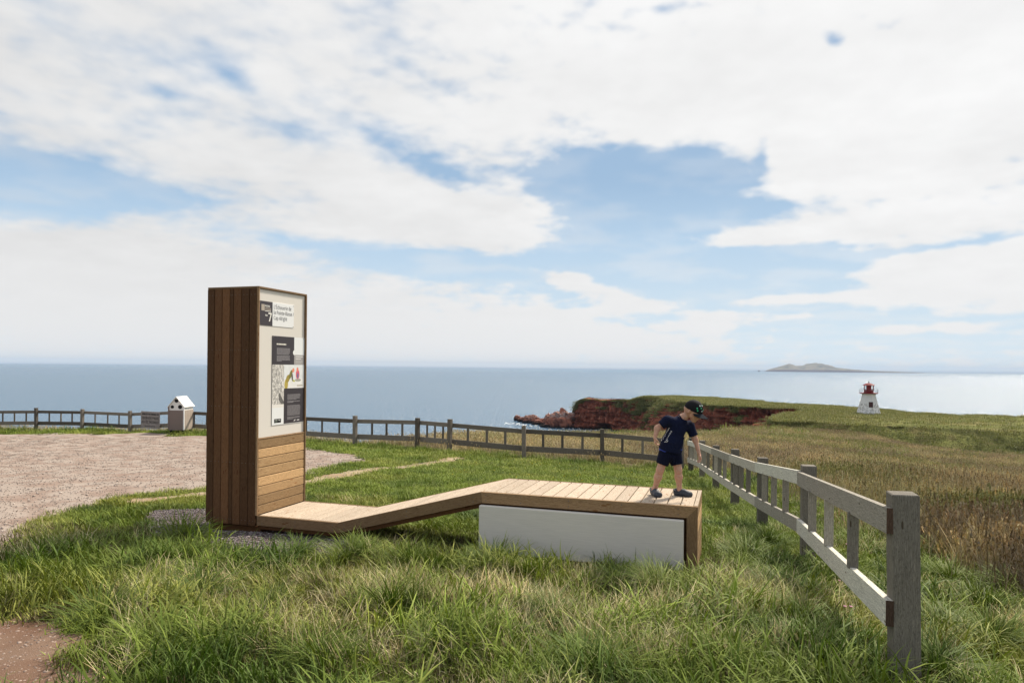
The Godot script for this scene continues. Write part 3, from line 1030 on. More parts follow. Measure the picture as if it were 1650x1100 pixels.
func wood_materials() -> void:
	var tex := []
	for s in [101, 117, 131]: tex.append(ImageTexture.create_from_image(wood_image(s, false)))
	var grey := []
	for s in [151, 163]: grey.append(ImageTexture.create_from_image(wood_image(s, true)))
	var tints := {
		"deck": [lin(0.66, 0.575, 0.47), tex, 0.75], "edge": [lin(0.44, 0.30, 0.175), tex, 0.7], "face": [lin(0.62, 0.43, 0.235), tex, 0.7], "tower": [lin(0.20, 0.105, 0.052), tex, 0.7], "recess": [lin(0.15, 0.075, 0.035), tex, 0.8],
		"rail": [lin(0.86, 0.82, 0.75), grey, 0.85], "post": [lin(0.25, 0.235, 0.21), grey, 0.85], "baluster": [lin(0.52, 0.49, 0.44), grey, 0.85], "end": [lin(0.13, 0.085, 0.065), grey, 0.9], "far_fence": [lin(0.29, 0.26, 0.235), grey, 0.85],
	}
	for k in tints:
		var set_ := []
		var list: Array = tints[k][1]
		for i in list.size():
			for tone in ([0.95, 1.0, 1.03] if k == "deck" else [0.8, 0.97, 1.1]):
				var c: Color = tints[k][0]
				var m := mat("%s_wood" % k, Color(minf(c.r * tone, 1), minf(c.g * tone, 1), minf(c.b * tone, 1)), tints[k][2], 0.25)
				m.albedo_texture = list[i]
				relief(m, list[i], 0.5 if list == grey else 0.1 if k == "deck" else 0.2)
				set_.append(m)
		M[k] = set_

func wood(k: String) -> Material:
	return M[k][rng.randi() % M[k].size()]

func hexa(p: Array, along: Vector3) -> ArrayMesh:
	var st := begin()
	add_hexa(st, p, along.normalized(), ru())
	return st.commit()

# ------------------------------------------------------------------ fences
func build_fence(t: Node3D, posts: Array, side: float, post_key: String, rail_key: String, balusters: int, width: float, tops: Array) -> void:
	# posts: [x, d, lean]; side: which way the rails sit off the post line; tops: heights of the rails' edges
	var n := posts.size()
	var base := []
	for p in posts: base.append(Vector3(p[0], ground_y(p[0], p[1]), -p[1]))
	var dirs := []
	for i in n - 1: dirs.append((base[i + 1] - base[i]) * Vector3(1, 0, 1))
	for i in n:
		var dir: Vector3 = (dirs[maxi(i - 1, 0)] if i > 0 else dirs[0])
		if i > 0 and i < n - 1: dir = (dirs[i - 1].normalized() + dirs[i].normalized())
		dir = dir.normalized()
		var yaw := atan2(-dir.z, dir.x)
		var b := Basis(Vector3.UP, yaw) * Basis(Vector3.BACK, deg_to_rad(rng.randf_range(-1.2, 1.2)))
		if posts[i].size() > 2: b = Basis(Vector3.BACK, posts[i][2]) * Basis(Vector3.UP, yaw)
		var h: float = 1.12 + rng.randf_range(-0.02, 0.02)
		var o := put("post", box_mesh(Vector3(width, h + 0.5, width), 0.006, ru()), wood(post_key), t)
		o.transform = Transform3D(b, base[i] + b * Vector3(0, h / 2.0 - 0.25, 0) - t.position)
	for i in n - 1:
		var dir: Vector3 = dirs[i].normalized()
		var off := dir.cross(Vector3.UP) * side * (width / 2.0 + 0.026)
		var a: Vector3 = base[i] + off - t.position
		var b: Vector3 = base[i + 1] + off - t.position
		var ext_a := dir * (-width / 2.0 if i == 0 else 0.0)
		var th := dir.cross(Vector3.UP) * 0.022
		for k in 2:
			var lo: float = tops[k][0]
			var hi: float = tops[k][1]
			var wob := [rng.randf_range(-0.012, 0.012), rng.randf_range(-0.012, 0.012)]
			var q := []
			for y in [lo, hi]:
				q.append_array([a + ext_a - th + Vector3(0, y + wob[0], 0), b - th + Vector3(0, y + wob[1], 0), b + th + Vector3(0, y + wob[1], 0), a + ext_a + th + Vector3(0, y + wob[0], 0)])
			# leave a hair's gap where rails butt
			var cut: Vector3 = (b - a).normalized() * 0.003
			for j in [1, 2, 5, 6]: q[j] -= cut
			put("rail", hexa(q, (b - a)), wood(rail_key), t)
			if i == 0 and width > 0.145:
				var e := []
				for j in [0, 3, 4, 7]: e.append(q[j] - dir * 0.003)
				put("shaded_end_grain", hexa([e[0], q[0], q[3], e[1], e[2], q[4], q[7], e[3]], Vector3.UP), wood("end"), t)  # thin dark cap: dark end wood with the shade of that face painted in
		for k in balusters:
			var f := (k + 1.0) / (balusters + 1.0) + rng.randf_range(-0.01, 0.01)
			var at := a.lerp(b, f)
			var lo2: float = tops[1][1] - 0.012
			var hi2: float = tops[0][0] + 0.012
			var o := put("baluster", box_mesh(Vector3(0.036, hi2 - lo2, 0.075) if width > 0.145 else Vector3(0.085, hi2 - lo2, 0.034), 0.004, ru()), wood("baluster" if width > 0.145 else post_key), t)
			o.transform = Transform3D(Basis(Vector3.UP, atan2(-dir.z, dir.x)), at + Vector3(0, (lo2 + hi2) / 2.0, 0))

func build_fences() -> void:
	var f := thing("wooden_fence", "pale weathered fence running from the big grey post at right towards the sea", "fence", Vector3(2.41, 0, -4.16))
	build_fence(f, [[2.41, 4.16, 0.018], [3.42, 7.84], [4.06, 11.0], [4.5, 13.7], [5.05, 16.8], [5.66, 20.2], [5.92, 22.45]], -1.0, "post", "rail", 3, 0.15, [[0.885, 1.04], [0.335, 0.49]])
	# screw heads where the rails meet the near posts
	var sc := begin()
	for q in [[2.41, 4.16, 0], [3.42, 7.84, 1], [4.06, 11.0, 1]]:
		var nrm := Vector3(-0.965, 0, -0.262)
		var al := Vector3(0.262, 0, -0.965)
		for y in [0.925, 1.0, 0.375, 0.45]:
			for s in ([0.0] if q[2] == 0 else [-0.04, 0.045]):
				var p: Vector3 = Vector3(q[0], ground_y(q[0], q[1]) + y, -q[1]) + nrm * 0.1245 + al * s - f.position
				for k in 7: tri(sc, p, p + (al * cos(TAU * k / 7.0) + Vector3.UP * sin(TAU * k / 7.0)) * 0.007, p + (al * cos(TAU * (k + 1) / 7.0) + Vector3.UP * sin(TAU * (k + 1) / 7.0)) * 0.007, nrm)
	put("screw", sc.commit(), mat("fence_screw", lin(0.08, 0.07, 0.065), 0.6), f).set_meta("kind", "stuff")
	var g := thing("post_and_rail_fence", "dark grey post and rail fence along the cliff edge behind the gravel lot and lawn", "fence", Vector3(-6, 0, -26.4))
	build_fence(g, [[-41.0, 38.7], [-37.8, 38.3], [-34.6, 37.9], [-31.5, 37.5], [-28.4, 37.1], [-25.5, 36.6], [-22.6, 35.9], [-19.4, 34.7], [-16.0, 33.0], [-12.7, 30.9], [-9.4, 28.7], [-6.05, 26.4], [-3.5, 25.4], [-2.18, 24.05], [0.44, 23.4], [3.13, 23.4], [5.7, 22.75]], -1.0, "far_fence", "far_fence", 3, 0.14, [[0.845, 0.995], [0.22, 0.41]])

# ------------------------------------------------------------------ waste bin and the notice on the fence
func disc(r: float, sides: int) -> ArrayMesh:
	return lathe([[0.0, -0.006], [r, -0.006], [r, 0.006], [0.0, 0.006]], sides)

func build_bin() -> void:
	var at := Vector3(-15.55, 0, -32.1)
	at.y = ground_y(at.x, -at.z) + 0.04
	var t := thing("waste_bin", "house-shaped waste bin with white gable roof and three round black openings by the fence", "bin", at)
	var w := 0.72
	var dp := 0.95
	var white := mat("bin_white", lin(0.74, 0.735, 0.71), 0.55)
	var trim := mat("bin_trim", lin(0.8, 0.8, 0.8), 0.5)
	var brown := mat("bin_brown", lin(0.21, 0.165, 0.15), 0.75)
	var beige := mat("bin_beige", lin(0.40, 0.335, 0.285), 0.75)
	var black := mat("bin_black", lin(0.012, 0.012, 0.014), 0.7)
	# gabled core
	var st := begin()
	var e := 1.19
	var r := 1.62
	var x := w / 2.0 - 0.02
	var z := dp / 2.0 - 0.02
	for s in [-1.0, 1.0]:
		quad(st, Vector3(-x, 0.1, s * z), Vector3(x, 0.1, s * z), Vector3(x, e, s * z), Vector3(-x, e, s * z), Vector3(0, 0, s))
		tri(st, Vector3(-x, e, s * z), Vector3(x, e, s * z), Vector3(0, r - 0.03, s * z), Vector3(0, 0, s))
		quad(st, Vector3(s * x, 0.1, -z), Vector3(s * x, 0.1, z), Vector3(s * x, e, z), Vector3(s * x, e, -z), Vector3(s, 0, 0))
		quad(st, Vector3(s * x, e, -z), Vector3(s * x, e, z), Vector3(0, r - 0.03, z), Vector3(0, r - 0.03, -z), Vector3(s, 1, 0).normalized())
	quad(st, Vector3(-x, 0.1, -z), Vector3(x, 0.1, -z), Vector3(x, 0.1, z), Vector3(-x, 0.1, z), Vector3.DOWN)
	put("body", st.commit(), white, t)
	put("front_panel", box_mesh(Vector3(w - 0.06, 0.92, 0.02), 0.003, Vector2.ZERO, Vector3(-0.005, 0.54, dp / 2.0 - 0.008)), brown, t)
	for i in 6:
		put("side_slat", box_mesh(Vector3(0.02, 0.92, dp / 6.0 - 0.014), 0.003, Vector2.ZERO, Vector3(w / 2.0 - 0.008, 0.54, -dp / 2.0 + dp / 6.0 * (i + 0.5))), beige, t)
	for sx in [-1, 1]:
		put("corner_trim", box_mesh(Vector3(0.05, 1.1, 0.05), 0.004, Vector2.ZERO, Vector3(sx * (w / 2.0 - 0.005), 0.65, dp / 2.0 - 0.002)), trim if sx > 0 else brown, t)
	var slope := atan2(r - e, w / 2.0)
	var run := Vector2(w / 2.0 + 0.05, r - e).length() + 0.03
	for sx in [-1, 1]:
		for i in 4:
			var f := (i + 0.5) / 4.0 * run
			var p := Vector3(sx * cos(slope) * f, r - sin(slope) * f + 0.012 - 0.004 * i, 0)
			put("roof_slat", box_mesh(Vector3(run / 4.0 + 0.012, 0.024, dp + 0.08), 0.004, Vector2.ZERO, p, Basis(Vector3.BACK, -sx * (slope - 0.05))), white, t)
	for h in [[0.0, 1.44, 0.085], [-0.19, 1.16, 0.075], [0.17, 1.16, 0.095]]:
		var o := put("opening", disc(h[2], 18), black, t)
		o.transform = Transform3D(Basis(Vector3.RIGHT, PI / 2.0), Vector3(h[0], h[1], dp / 2.0 - 0.016))
	for k in 4:
		put("foot", box_mesh(Vector3(0.08, 0.2, 0.08), 0.004, Vector2.ZERO, Vector3((-1 if k & 1 else 1) * 0.27, 0.03, (-1 if k & 2 else 1) * 0.38)), black, t)

func lettering(txt: String, size: float, m: Material, parent: Node, at: Transform3D, weight := 400, width_scale := 1.0, called := "lettering") -> void:
	var tm := TextMesh.new()
	var f := SystemFont.new()
	f.font_names = PackedStringArray(["Droid Sans"])
	f.font_weight = weight
	tm.font = f
	tm.text = txt
	tm.font_size = 64
	tm.pixel_size = size / 64.0
	tm.depth = 0.0016
	tm.horizontal_alignment = HORIZONTAL_ALIGNMENT_LEFT
	tm.vertical_alignment = VERTICAL_ALIGNMENT_BOTTOM
	var o := put(called, tm, m, parent)
	o.transform = at * Transform3D(Basis().scaled(Vector3(width_scale, 1, 1)), Vector3.ZERO)

func build_notice() -> void:
	var a := Vector2(-19.4, 34.7)
	var b := Vector2(-16.0, 33.0)
	var c := a.lerp(b, 0.41)
	var dir := (b - a).normalized()
	var at := Vector3(c.x, 0, -c.y) + Vector3(dir.y, 0, dir.x) * -0.0
	at.y = ground_y(c.x, c.y)
	var t := thing("notice_board", "weathered grey private land notice with black lettering fixed to the far fence", "sign", at)
	# turned like the fence; its face a little in front of the rails
	t.rotation.y = atan2(dir.y, dir.x)
	t.scale = Vector3(1.38, 1, 1)
	var board := mat("notice_grey", lin(0.40, 0.36, 0.35), 0.8)
	board.albedo_texture = noise_tex(noise(170, 0.05, 4), 128, [[0.0, Color(0.75, 0.72, 0.72)], [1.0, Color.WHITE]])
	triplanar(board, 0.9)
	var ink := mat("notice_ink", lin(0.02, 0.02, 0.022), 0.8)
	var faded := mat("notice_faded", lin(0.10, 0.085, 0.085), 0.8)
	put("board", box_mesh(Vector3(1.04, 0.84, 0.02), 0.003, Vector2.ZERO, Vector3(0, 0.60, 0.0)), board, t)
	lettering("TERRAIN PRIVÉ", 0.165, ink, t, Transform3D(Basis(), Vector3(-0.475, 0.595, 0.0112)), 800, 0.80)
	lettering("ACCÈS INTERDIT", 0.165, ink, t, Transform3D(Basis(), Vector3(-0.475, 0.395, 0.0112)), 800, 0.74)
	# two more lines, too worn to read
	var st := begin()
	var x := -0.46
	while x < 0.42:
		var wdt := rng.randf_range(0.03, 0.075)
		add_bevel_box(st, Vector3(x + wdt / 2, 0.885, 0.0108), Vector3(wdt, rng.randf_range(0.07, 0.1), 0.002), 0.0004)
		x += wdt + rng.randf_range(0.008, 0.035)
	put("worn_print", st.commit(), ink, t)
	var st2 := begin()
	x = -0.3
	while x < 0.25:
		var wdt := rng.randf_range(0.02, 0.05)
		add_bevel_box(st2, Vector3(x + wdt / 2, 0.29, 0.0108), Vector3(wdt, 0.045, 0.002), 0.0004)
		x += wdt + 0.012
	put("worn_print", st2.commit(), faded, t)

# ------------------------------------------------------------------ the bench with its tower
const B_T1 := 2.185
const B_T2 := 3.898
const B_T3 := 4.9745
const B_T4 := 5.7114
const B_W := 0.95
const B_YH := 0.574
const B_YL := 0.116
const B_TOP := 2.785

func plate_image() -> ImageTexture:
	var w := 320
	var h := 536
	var im := Image.create(w, h, false, Image.FORMAT_RGB8)
	var dark := Color(0.235, 0.215, 0.235)
	im.fill(Color(0.90, 0.91, 0.92))
	im.fill_rect(Rect2i(0, 0, 214, 172), dark)
	im.fill_rect(Rect2i(214, 110, 106, 62), Color(0.62, 0.61, 0.61))
	im.fill_rect(Rect2i(114, 318, 206, 216), dark)
	# half round tab
	for y in range(80, 112):
		for x in range(198, 222):
			if Vector2(x - 216, y - 96).length() < 15.0: im.set_pixel(x, y, Color(0.92, 0.93, 0.93))
	# text too small to read: lines of grey
	var r := RandomNumberGenerator.new()
	r.seed = 5
	var para := func(x0: int, y0: int, x1: int, lines: int, lead: int, c: Color, th: int, last: float):
		for i in lines:
			var xe := int(lerpf(x0, x1, last if i == lines - 1 else r.randf_range(0.93, 1.0)))
			var x := x0
			while x < xe:
				var ww := mini(r.randi_range(5, 16), xe - x)
				im.fill_rect(Rect2i(x, y0 + i * lead, ww, th), c)
				x += ww + 2
	para.call(40, 44, 132, 1, 10, Color(0.93, 0.92, 0.88), 8, 1.0)
	para.call(42, 72, 174, 7, 6, Color(0.62, 0.61, 0.62), 3, 0.9)
	para.call(42, 118, 174, 6, 6, Color(0.62, 0.61, 0.62), 3, 0.35)
	para.call(230, 118, 306, 1, 8, Color(0.9, 0.9, 0.9), 5, 1.0)
	para.call(230, 132, 306, 1, 8, Color(0.9, 0.9, 0.9), 5, 0.7)
	para.call(230, 146, 306, 3, 7, Color(0.72, 0.71, 0.71), 3, 0.8)
	para.call(150, 356, 285, 6, 6, Color(0.6, 0.59, 0.6), 3, 0.7)
	para.call(150, 398, 285, 2, 6, Color(0.66, 0.65, 0.66), 3, 0.45)
	para.call(150, 424, 285, 11, 6, Color(0.6, 0.59, 0.6), 3, 0.95)
	para.call(150, 496, 285, 3, 6, Color(0.62, 0.61, 0.62), 3, 0.4)
	# small bird-like mark and a word, bottom right
	for y in 14:
		for x in 18:
			if absf(y - 7.0 + (x - 9.0) * 0.4) < 3.5 - absf(x - 9.0) * 0.2: im.set_pixel(216 + x, 512 + y, Color(0.95, 0.95, 0.95))
	im.fill_rect(Rect2i(248, 517, 26, 5), Color(0.9, 0.9, 0.9))
	# black and white shore photograph
	var n := noise(401, 0.028, 4)
	var n2 := noise(402, 0.07, 3)
	for y in range(172, 432):
		for x in 114:
			var v := 0.80 + 0.25 * n.get_noise_2d(x * 1.6, y) + 0.12 * n2.get_noise_2d(x, y)
			if absf(n2.get_noise_2d(x * 1.4, y * 0.6)) < 0.05 and x < 96: v -= 0.38
			if absf(n.get_noise_2d(x + 60.0, y * 1.3)) < 0.02: v -= 0.3
			var edge := 330.0 + (x - 60.0) * 1.25
			if x > 62 and y > edge and y < edge + 50: v = 0.42 + 0.1 * n2.get_noise_2d(x, y)
			if y > 412: v = 0.9
			im.set_pixel(x, y, Color(v, v * 0.985, v * 0.965))
	# colour photograph: someone in olive bending to the shingle, a child in pink
	for y in range(172, 318):
		for x in range(114, 320):
			var v := 0.9 + 0.03 * n.get_noise_2d(x, y)
			im.set_pixel(x, y, Color(v * 0.975, v * 0.99, v) if y < 262 else Color(v, v, v))
	var ell := func(cx: float, cy: float, rx: float, ry: float, rot: float, c: Color):
		for y in range(int(cy - maxf(rx, ry)) - 1, int(cy + maxf(rx, ry)) + 2):
			for x in range(int(cx - maxf(rx, ry)) - 1, int(cx + maxf(rx, ry)) + 2):
				if x < 114 or x >= 320 or y < 172 or y >= 318: continue
				var q := Vector2(x - cx, y - cy).rotated(-rot)
				if q.x * q.x / (rx * rx) + q.y * q.y / (ry * ry) < 1.0: im.set_pixel(x, y, c.lightened(0.12 * n2.get_noise_2d(x * 2.0, y * 2.0) + 0.04))
	ell.call(136.0, 292.0, 18.0, 34.0, 0.1, Color(0.70, 0.62, 0.28))
	ell.call(152.0, 258.0, 17.0, 26.0, 0.5, Color(0.60, 0.53, 0.22))
	ell.call(180.0, 232.0, 13.0, 32.0, 0.5, Color(0.47, 0.45, 0.2))
	ell.call(196.0, 248.0, 8.0, 28.0, -0.15, Color(0.36, 0.35, 0.32))
	ell.call(206.0, 206.0, 11.0, 14.0, 0.3, Color(0.88, 0.55, 0.42))
	ell.call(212.0, 272.0, 13.0, 6.0, 0.2, Color(0.68, 0.68, 0.3))
	ell.call(252.0, 232.0, 19.0, 30.0, 0.0, Color(0.83, 0.35, 0.45))
	ell.call(250.0, 202.0, 11.0, 14.0, 0.0, Color(0.9, 0.5, 0.42))
	ell.call(253.0, 240.0, 9.0, 16.0, 0.0, Color(0.4, 0.42, 0.55))
	ell.call(256.0, 268.0, 32.0, 9.0, 0.0, Color(0.62, 0.62, 0.58))
	im.fill_rect(Rect2i(246, 298, 60, 9), Color(0.72, 0.7, 0.66))
	# stamp at the foot
	im.fill_rect(Rect2i(22, 500, 66, 24), Color(0.08, 0.09, 0.1))
	im.fill_rect(Rect2i(32, 506, 22, 4), Color(0.7, 0.72, 0.7))
	im.fill_rect(Rect2i(32, 514, 20, 4), Color(0.5, 0.55, 0.5))
	im.fill_rect(Rect2i(64, 505, 16, 5), Color(0.85, 0.85, 0.85))
	return ImageTexture.create_from_image(im)

func side_board(lo_a: Vector2, lo_b: Vector2, hi_a: Vector2, hi_b: Vector2, z0: float, z1: float, upright := false) -> ArrayMesh:
	# a board in the x-y plane between two depths
	var p := []
	for q in [[lo_a, lo_b], [hi_a, hi_b]]:
		var a: Vector2 = q[0]
		var b: Vector2 = q[1]
		p.append_array([Vector3(a.x, a.y, z0), Vector3(b.x, b.y, z0), Vector3(b.x, b.y, z1), Vector3(a.x, a.y, z1)])
	var d := lo_b - lo_a
	if upright: d = Vector2(0, 1)
	return hexa(p, Vector3(d.x, d.y, 0))

func build_bench() -> void:
	var t := thing("interpretive_bench", "long wooden bench with folded deck, grey front board and tall information tower", "bench", Vector3(1.7686, 0, -6.4449))
	t.rotation.y = -0.3114
	var th := 0.036
	var eb := 0.112
	# decks: planks across, between a front and a back frame board
	var z_in := -0.0395
	var z_out := -B_W + 0.0395
	var zl := z_in - z_out
	var zc := (z_in + z_out) / 2.0
	var n := 17
	var x0 := -0.0395
	var pitch := (B_T1 + x0) / n
	for i in n:
		var x := x0 - pitch * (i + 0.5)
		put("deck_plank", box_mesh(Vector3(pitch - 0.0105, th, zl), 0.004, ru(), Vector3(x, B_YH - th / 2.0 + rng.randf_range(-0.0012, 0.0012), zc)), wood("deck"), t)
	var ramp := Vector2(-B_T2, B_YL) - Vector2(-B_T1, B_YH)
	var rl := ramp.length()
	var ang := atan2(-ramp.y, -ramp.x)
	n = 13
	for i in n:
		var f := (i + 0.5) / n
		var c := Vector2(-B_T1, B_YH) + ramp * f
		var b := Basis(Vector3.BACK, ang)
		put("ramp_plank", box_mesh(Vector3(rl / n - 0.009, th, zl), 0.004, ru(), Vector3(c.x, c.y, zc) + b * Vector3(0, -th / 2.0, 0), b), wood("deck"), t)
	n = 8
	pitch = (B_T3 - B_T2) / n
	for i in n:
		put("deck_plank", box_mesh(Vector3(pitch - 0.0095, th, zl), 0.004, ru(), Vector3(-B_T2 - pitch * (i + 0.5), B_YL - th / 2.0 + rng.randf_range(-0.001, 0.001), zc)), wood("deck"), t)
	# frame boards along both long sides, mitred at the folds
	var mid1 := (PI + ang) / 2.0
	var drop1 := Vector2(-tan(ang / 2.0) * eb, -eb)
	var up := [Vector2(0, B_YH), Vector2(-B_T1, B_YH), Vector2(-B_T2, B_YL), Vector2(-B_T3, B_YL)]
	var lo := [Vector2(-eb * 0.9, B_YH - eb), Vector2(-B_T1 - drop1.x, B_YH - eb), Vector2(-B_T2 - drop1.x, B_YL - eb), Vector2(-B_T3, B_YL - eb)]
	for side in 2:
		var za := 0.0 if side == 0 else -B_W + 0.038
		var zb := -0.038 if side == 0 else -B_W
		for i in 3:
			var g := Vector2(0.0012, 0) * (1 if i > 0 else 0)
			put("frame_board", side_board(lo[i + 1] + g, lo[i] - g, up[i + 1] + g, up[i] - g, za, zb), wood("edge"), t)
		# upright frame board at the open end, mitred with the deck's
		put("end_board", side_board(Vector2(-eb * 0.9, -0.12), Vector2(0, -0.12), lo[0] - Vector2(0, 0.001), up[0] - Vector2(0, 0.001), za, zb, true), wood("edge"), t)
		# lower boards set back under the frame
		var zs := -0.042 if side == 0 else -B_W + 0.075
		var ze := zs - 0.034
		for i in 3:
			var dn := Vector2(0, -0.052)
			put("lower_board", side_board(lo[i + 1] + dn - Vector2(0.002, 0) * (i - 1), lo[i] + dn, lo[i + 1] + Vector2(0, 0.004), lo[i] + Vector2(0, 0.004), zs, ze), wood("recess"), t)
	# boards across the open end
	for i in 5:
		put("end_plank", box_mesh(Vector3(0.034, 0.122, zl), 0.003, ru(), Vector3(-0.0172, B_YH - 0.064 - 0.1275 * i, zc)), wood("face"), t)
	put("end_cap", box_mesh(Vector3(0.037, 0.012, zl), 0.002, ru(), Vector3(-0.019, B_YH - 0.006 + 0.004, zc)), wood("deck"), t)
	# set-back wall behind the grey board, and its far side
	for zz in [-0.10, -B_W + 0.10]:
		for i in 4:
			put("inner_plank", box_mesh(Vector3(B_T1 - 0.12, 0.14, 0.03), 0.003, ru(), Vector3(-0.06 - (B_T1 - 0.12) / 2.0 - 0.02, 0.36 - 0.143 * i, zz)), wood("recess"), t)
	var grey := mat("grey_board", lin(0.70, 0.665, 0.615), 0.65, 0.3)
	var gt := Image.create(256, 256, false, Image.FORMAT_RGB8)
	var gn := noise(501, 0.5, 3)
	for y in 256:
		for x in 256:
			var v := 0.95 + 0.05 * gn.get_noise_2d(x * 0.05, y * 0.9) + 0.02 * gn.get_noise_2d(x * 2.0, y * 2.0)
			gt.set_pixel(x, y, Color(v, v, v))
	grey.albedo_texture = ImageTexture.create_from_image(gt)
	relief(grey, grey.albedo_texture, 0.08)
	var gb := put("front_board", box_mesh(Vector3(2.06, 0.48, 0.06), 0.006, Vector2(0.5, 0.5), Vector3(-1.155, 0.205, 0.028), Basis(), Vector2(2.06, 0.5)), grey, t)
	gb.set_meta("label", "smooth pale grey board standing before the bench's raised end")
	# tower: upright boards on three sides
	var bounds := [5.7114, 5.605, 5.495, 5.382, 5.330, 5.218, 5.106, 4.998]
	for i in 7:
		var wd: float = bounds[i] - bounds[i + 1]
		put("tower_board", box_mesh(Vector3(wd - 0.005, B_TOP, 0.024), 0.0045, ru(), Vector3(-(bounds[i] + bounds[i + 1]) / 2.0, B_TOP / 2.0 - 0.012, -0.012)), wood("tower"), t)
		put("tower_board", box_mesh(Vector3(wd - 0.005, B_TOP, 0.024), 0.003, ru(), Vector3(-(bounds[i] + bounds[i + 1]) / 2.0, B_TOP / 2.0 - 0.012, -B_W + 0.012)), wood("tower"), t)
	for i in 8:
		var pz := (B_W - 0.056) / 8.0
		put("tower_board", box_mesh(Vector3(0.024, B_TOP, pz - 0.004), 0.003, ru(), Vector3(-B_T4 + 0.012, B_TOP / 2.0 - 0.012, -0.028 - pz * (i + 0.5))), wood("tower"), t)
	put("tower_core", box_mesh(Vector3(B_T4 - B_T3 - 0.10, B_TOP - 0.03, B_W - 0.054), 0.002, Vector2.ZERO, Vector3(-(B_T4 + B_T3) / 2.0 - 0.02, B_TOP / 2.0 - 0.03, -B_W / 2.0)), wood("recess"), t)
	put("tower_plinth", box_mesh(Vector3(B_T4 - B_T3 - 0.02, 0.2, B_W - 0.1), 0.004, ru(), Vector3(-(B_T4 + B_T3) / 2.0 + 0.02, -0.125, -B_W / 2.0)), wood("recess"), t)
	# edge strips round the face that carries the panel
	put("edge_strip", box_mesh(Vector3(0.026, B_TOP + 0.012 - B_YL, 0.022), 0.003, ru(), Vector3(-B_T3 - 0.0135, (B_TOP + 0.012 + B_YL) / 2.0 - 0.002, -0.0115)), wood("edge"), t)
	put("edge_strip", box_mesh(Vector3(0.05, B_TOP - B_YL, 0.024), 0.003, ru(), Vector3(-B_T3 - 0.02, (B_TOP + B_YL) / 2.0 - 0.002, -B_W + 0.0125)), wood("edge"), t)
	put("roof_board", box_mesh(Vector3(B_T4 - B_T3 - 0.004, 0.024, B_W - 0.002), 0.003, ru(), Vector3(-(B_T4 + B_T3) / 2.0 + 0.004, B_TOP + 0.001, -B_W / 2.0)), wood("edge"), t)
	for i in 8:
		var ph := (1.0 - B_YL) / 8.0
		put("face_plank", box_mesh(Vector3(0.026, ph - 0.0075, B_W - 0.0525), 0.004, ru(), Vector3(-B_T3 - 0.0165 + rng.randf_range(-0.001, 0.001), B_YL + ph * (i + 0.5), -B_W / 2.0 + 0.0008)), wood("face"), t)
	put("face_sill", box_mesh(Vector3(0.03, 0.014, B_W - 0.0525), 0.003, ru(), Vector3(-B_T3 - 0.0155, 1.007, -B_W / 2.0 + 0.0008)), wood("edge"), t)
	var beige := mat("panel_beige", lin(0.70, 0.67, 0.625), 0.5, 0.4)
	var pan := put("sign_panel", box_mesh(Vector3(0.02, B_TOP - 0.014 - 1.016, B_W - 0.053), 0.002, Vector2.ZERO, Vector3(-B_T3 - 0.0285, (B_TOP - 0.014 + 1.016) / 2.0, -B_W / 2.0 + 0.001)), beige, t)
	pan.set_meta("label", "smooth beige panel carrying the printed plates")
	var fx := -B_T3 - 0.0185
	# title plate: dark number field and white name field
	var plate := mat("plate_dark", Color(0.25, 0.23, 0.25), 0.35, 0.4)
	var pwhite := mat("plate_white", lin(0.80, 0.815, 0.83), 0.35, 0.4)
	var ink := mat("plate_ink", Color(0.33, 0.33, 0.37), 0.6)
	var pale := mat("plate_pale", lin(0.8, 0.79, 0.75), 0.6)
	var tan_ := mat("plate_tan", lin(0.42, 0.37, 0.32), 0.6)
	var tp := put("title_plate", box_mesh(Vector3(0.005, 0.288, 0.42), 0.001, Vector2.ZERO, Vector3(fx + 0.0025, 2.49, -0.482)), pwhite, t)
	var np := put("number_plate", box_mesh(Vector3(0.005, 0.288, 0.243), 0.001, Vector2.ZERO, Vector3(fx + 0.0025, 2.49, -0.1495)), plate, t)
	var turn := Basis(Vector3.UP, PI / 2.0)
	var face := func(w: float, y: float) -> Transform3D: return Transform3D(turn, Vector3(fx + 0.0052, y, -w))
	lettering("L'Échouerie de", 0.064, ink, tp, face.call(0.292, 2.541), 400, 0.83)
	lettering("la Pointe-Basse /", 0.064, ink, tp, face.call(0.292, 2.475), 400, 0.83)
	lettering("Cap Alright", 0.064, ink, tp, face.call(0.292, 2.409), 400, 0.83)
	lettering("7", 0.145, pale, np, face.call(0.19, 2.362), 700, 0.85)
	lettering("NO", 0.03, pale, np, face.call(0.135, 2.449), 700, 1.0)
	lettering("PAYSAGE", 0.03, pale, np, face.call(0.13, 2.56), 700, 0.72)
	put("emblem", box_mesh(Vector3(0.0016, 0.075, 0.06), 0.0003, Vector2.ZERO, Vector3(fx + 0.0058, 2.557, -0.094)), tan_, np)
	for k in 3:
		put("small_print", box_mesh(Vector3(0.0016, 0.008, 0.11), 0.0003, Vector2.ZERO, Vector3(fx + 0.0058, 2.552 - 0.0165 * k, -0.187)), pale if k == 2 else tan_, np)
	# information plate
	var st := begin()
	var y0 := 1.147
	var y1 := 2.23
	var w0 := 0.275
	var w1 := 0.918
	var x1 := fx + 0.006
	quad(st, Vector3(x1, y0, -w0), Vector3(x1, y0, -w1), Vector3(x1, y1, -w1), Vector3(x1, y1, -w0), Vector3.RIGHT, Vector2(0, 1), Vector2(1, 1), Vector2(1, 0), Vector2(0, 0))
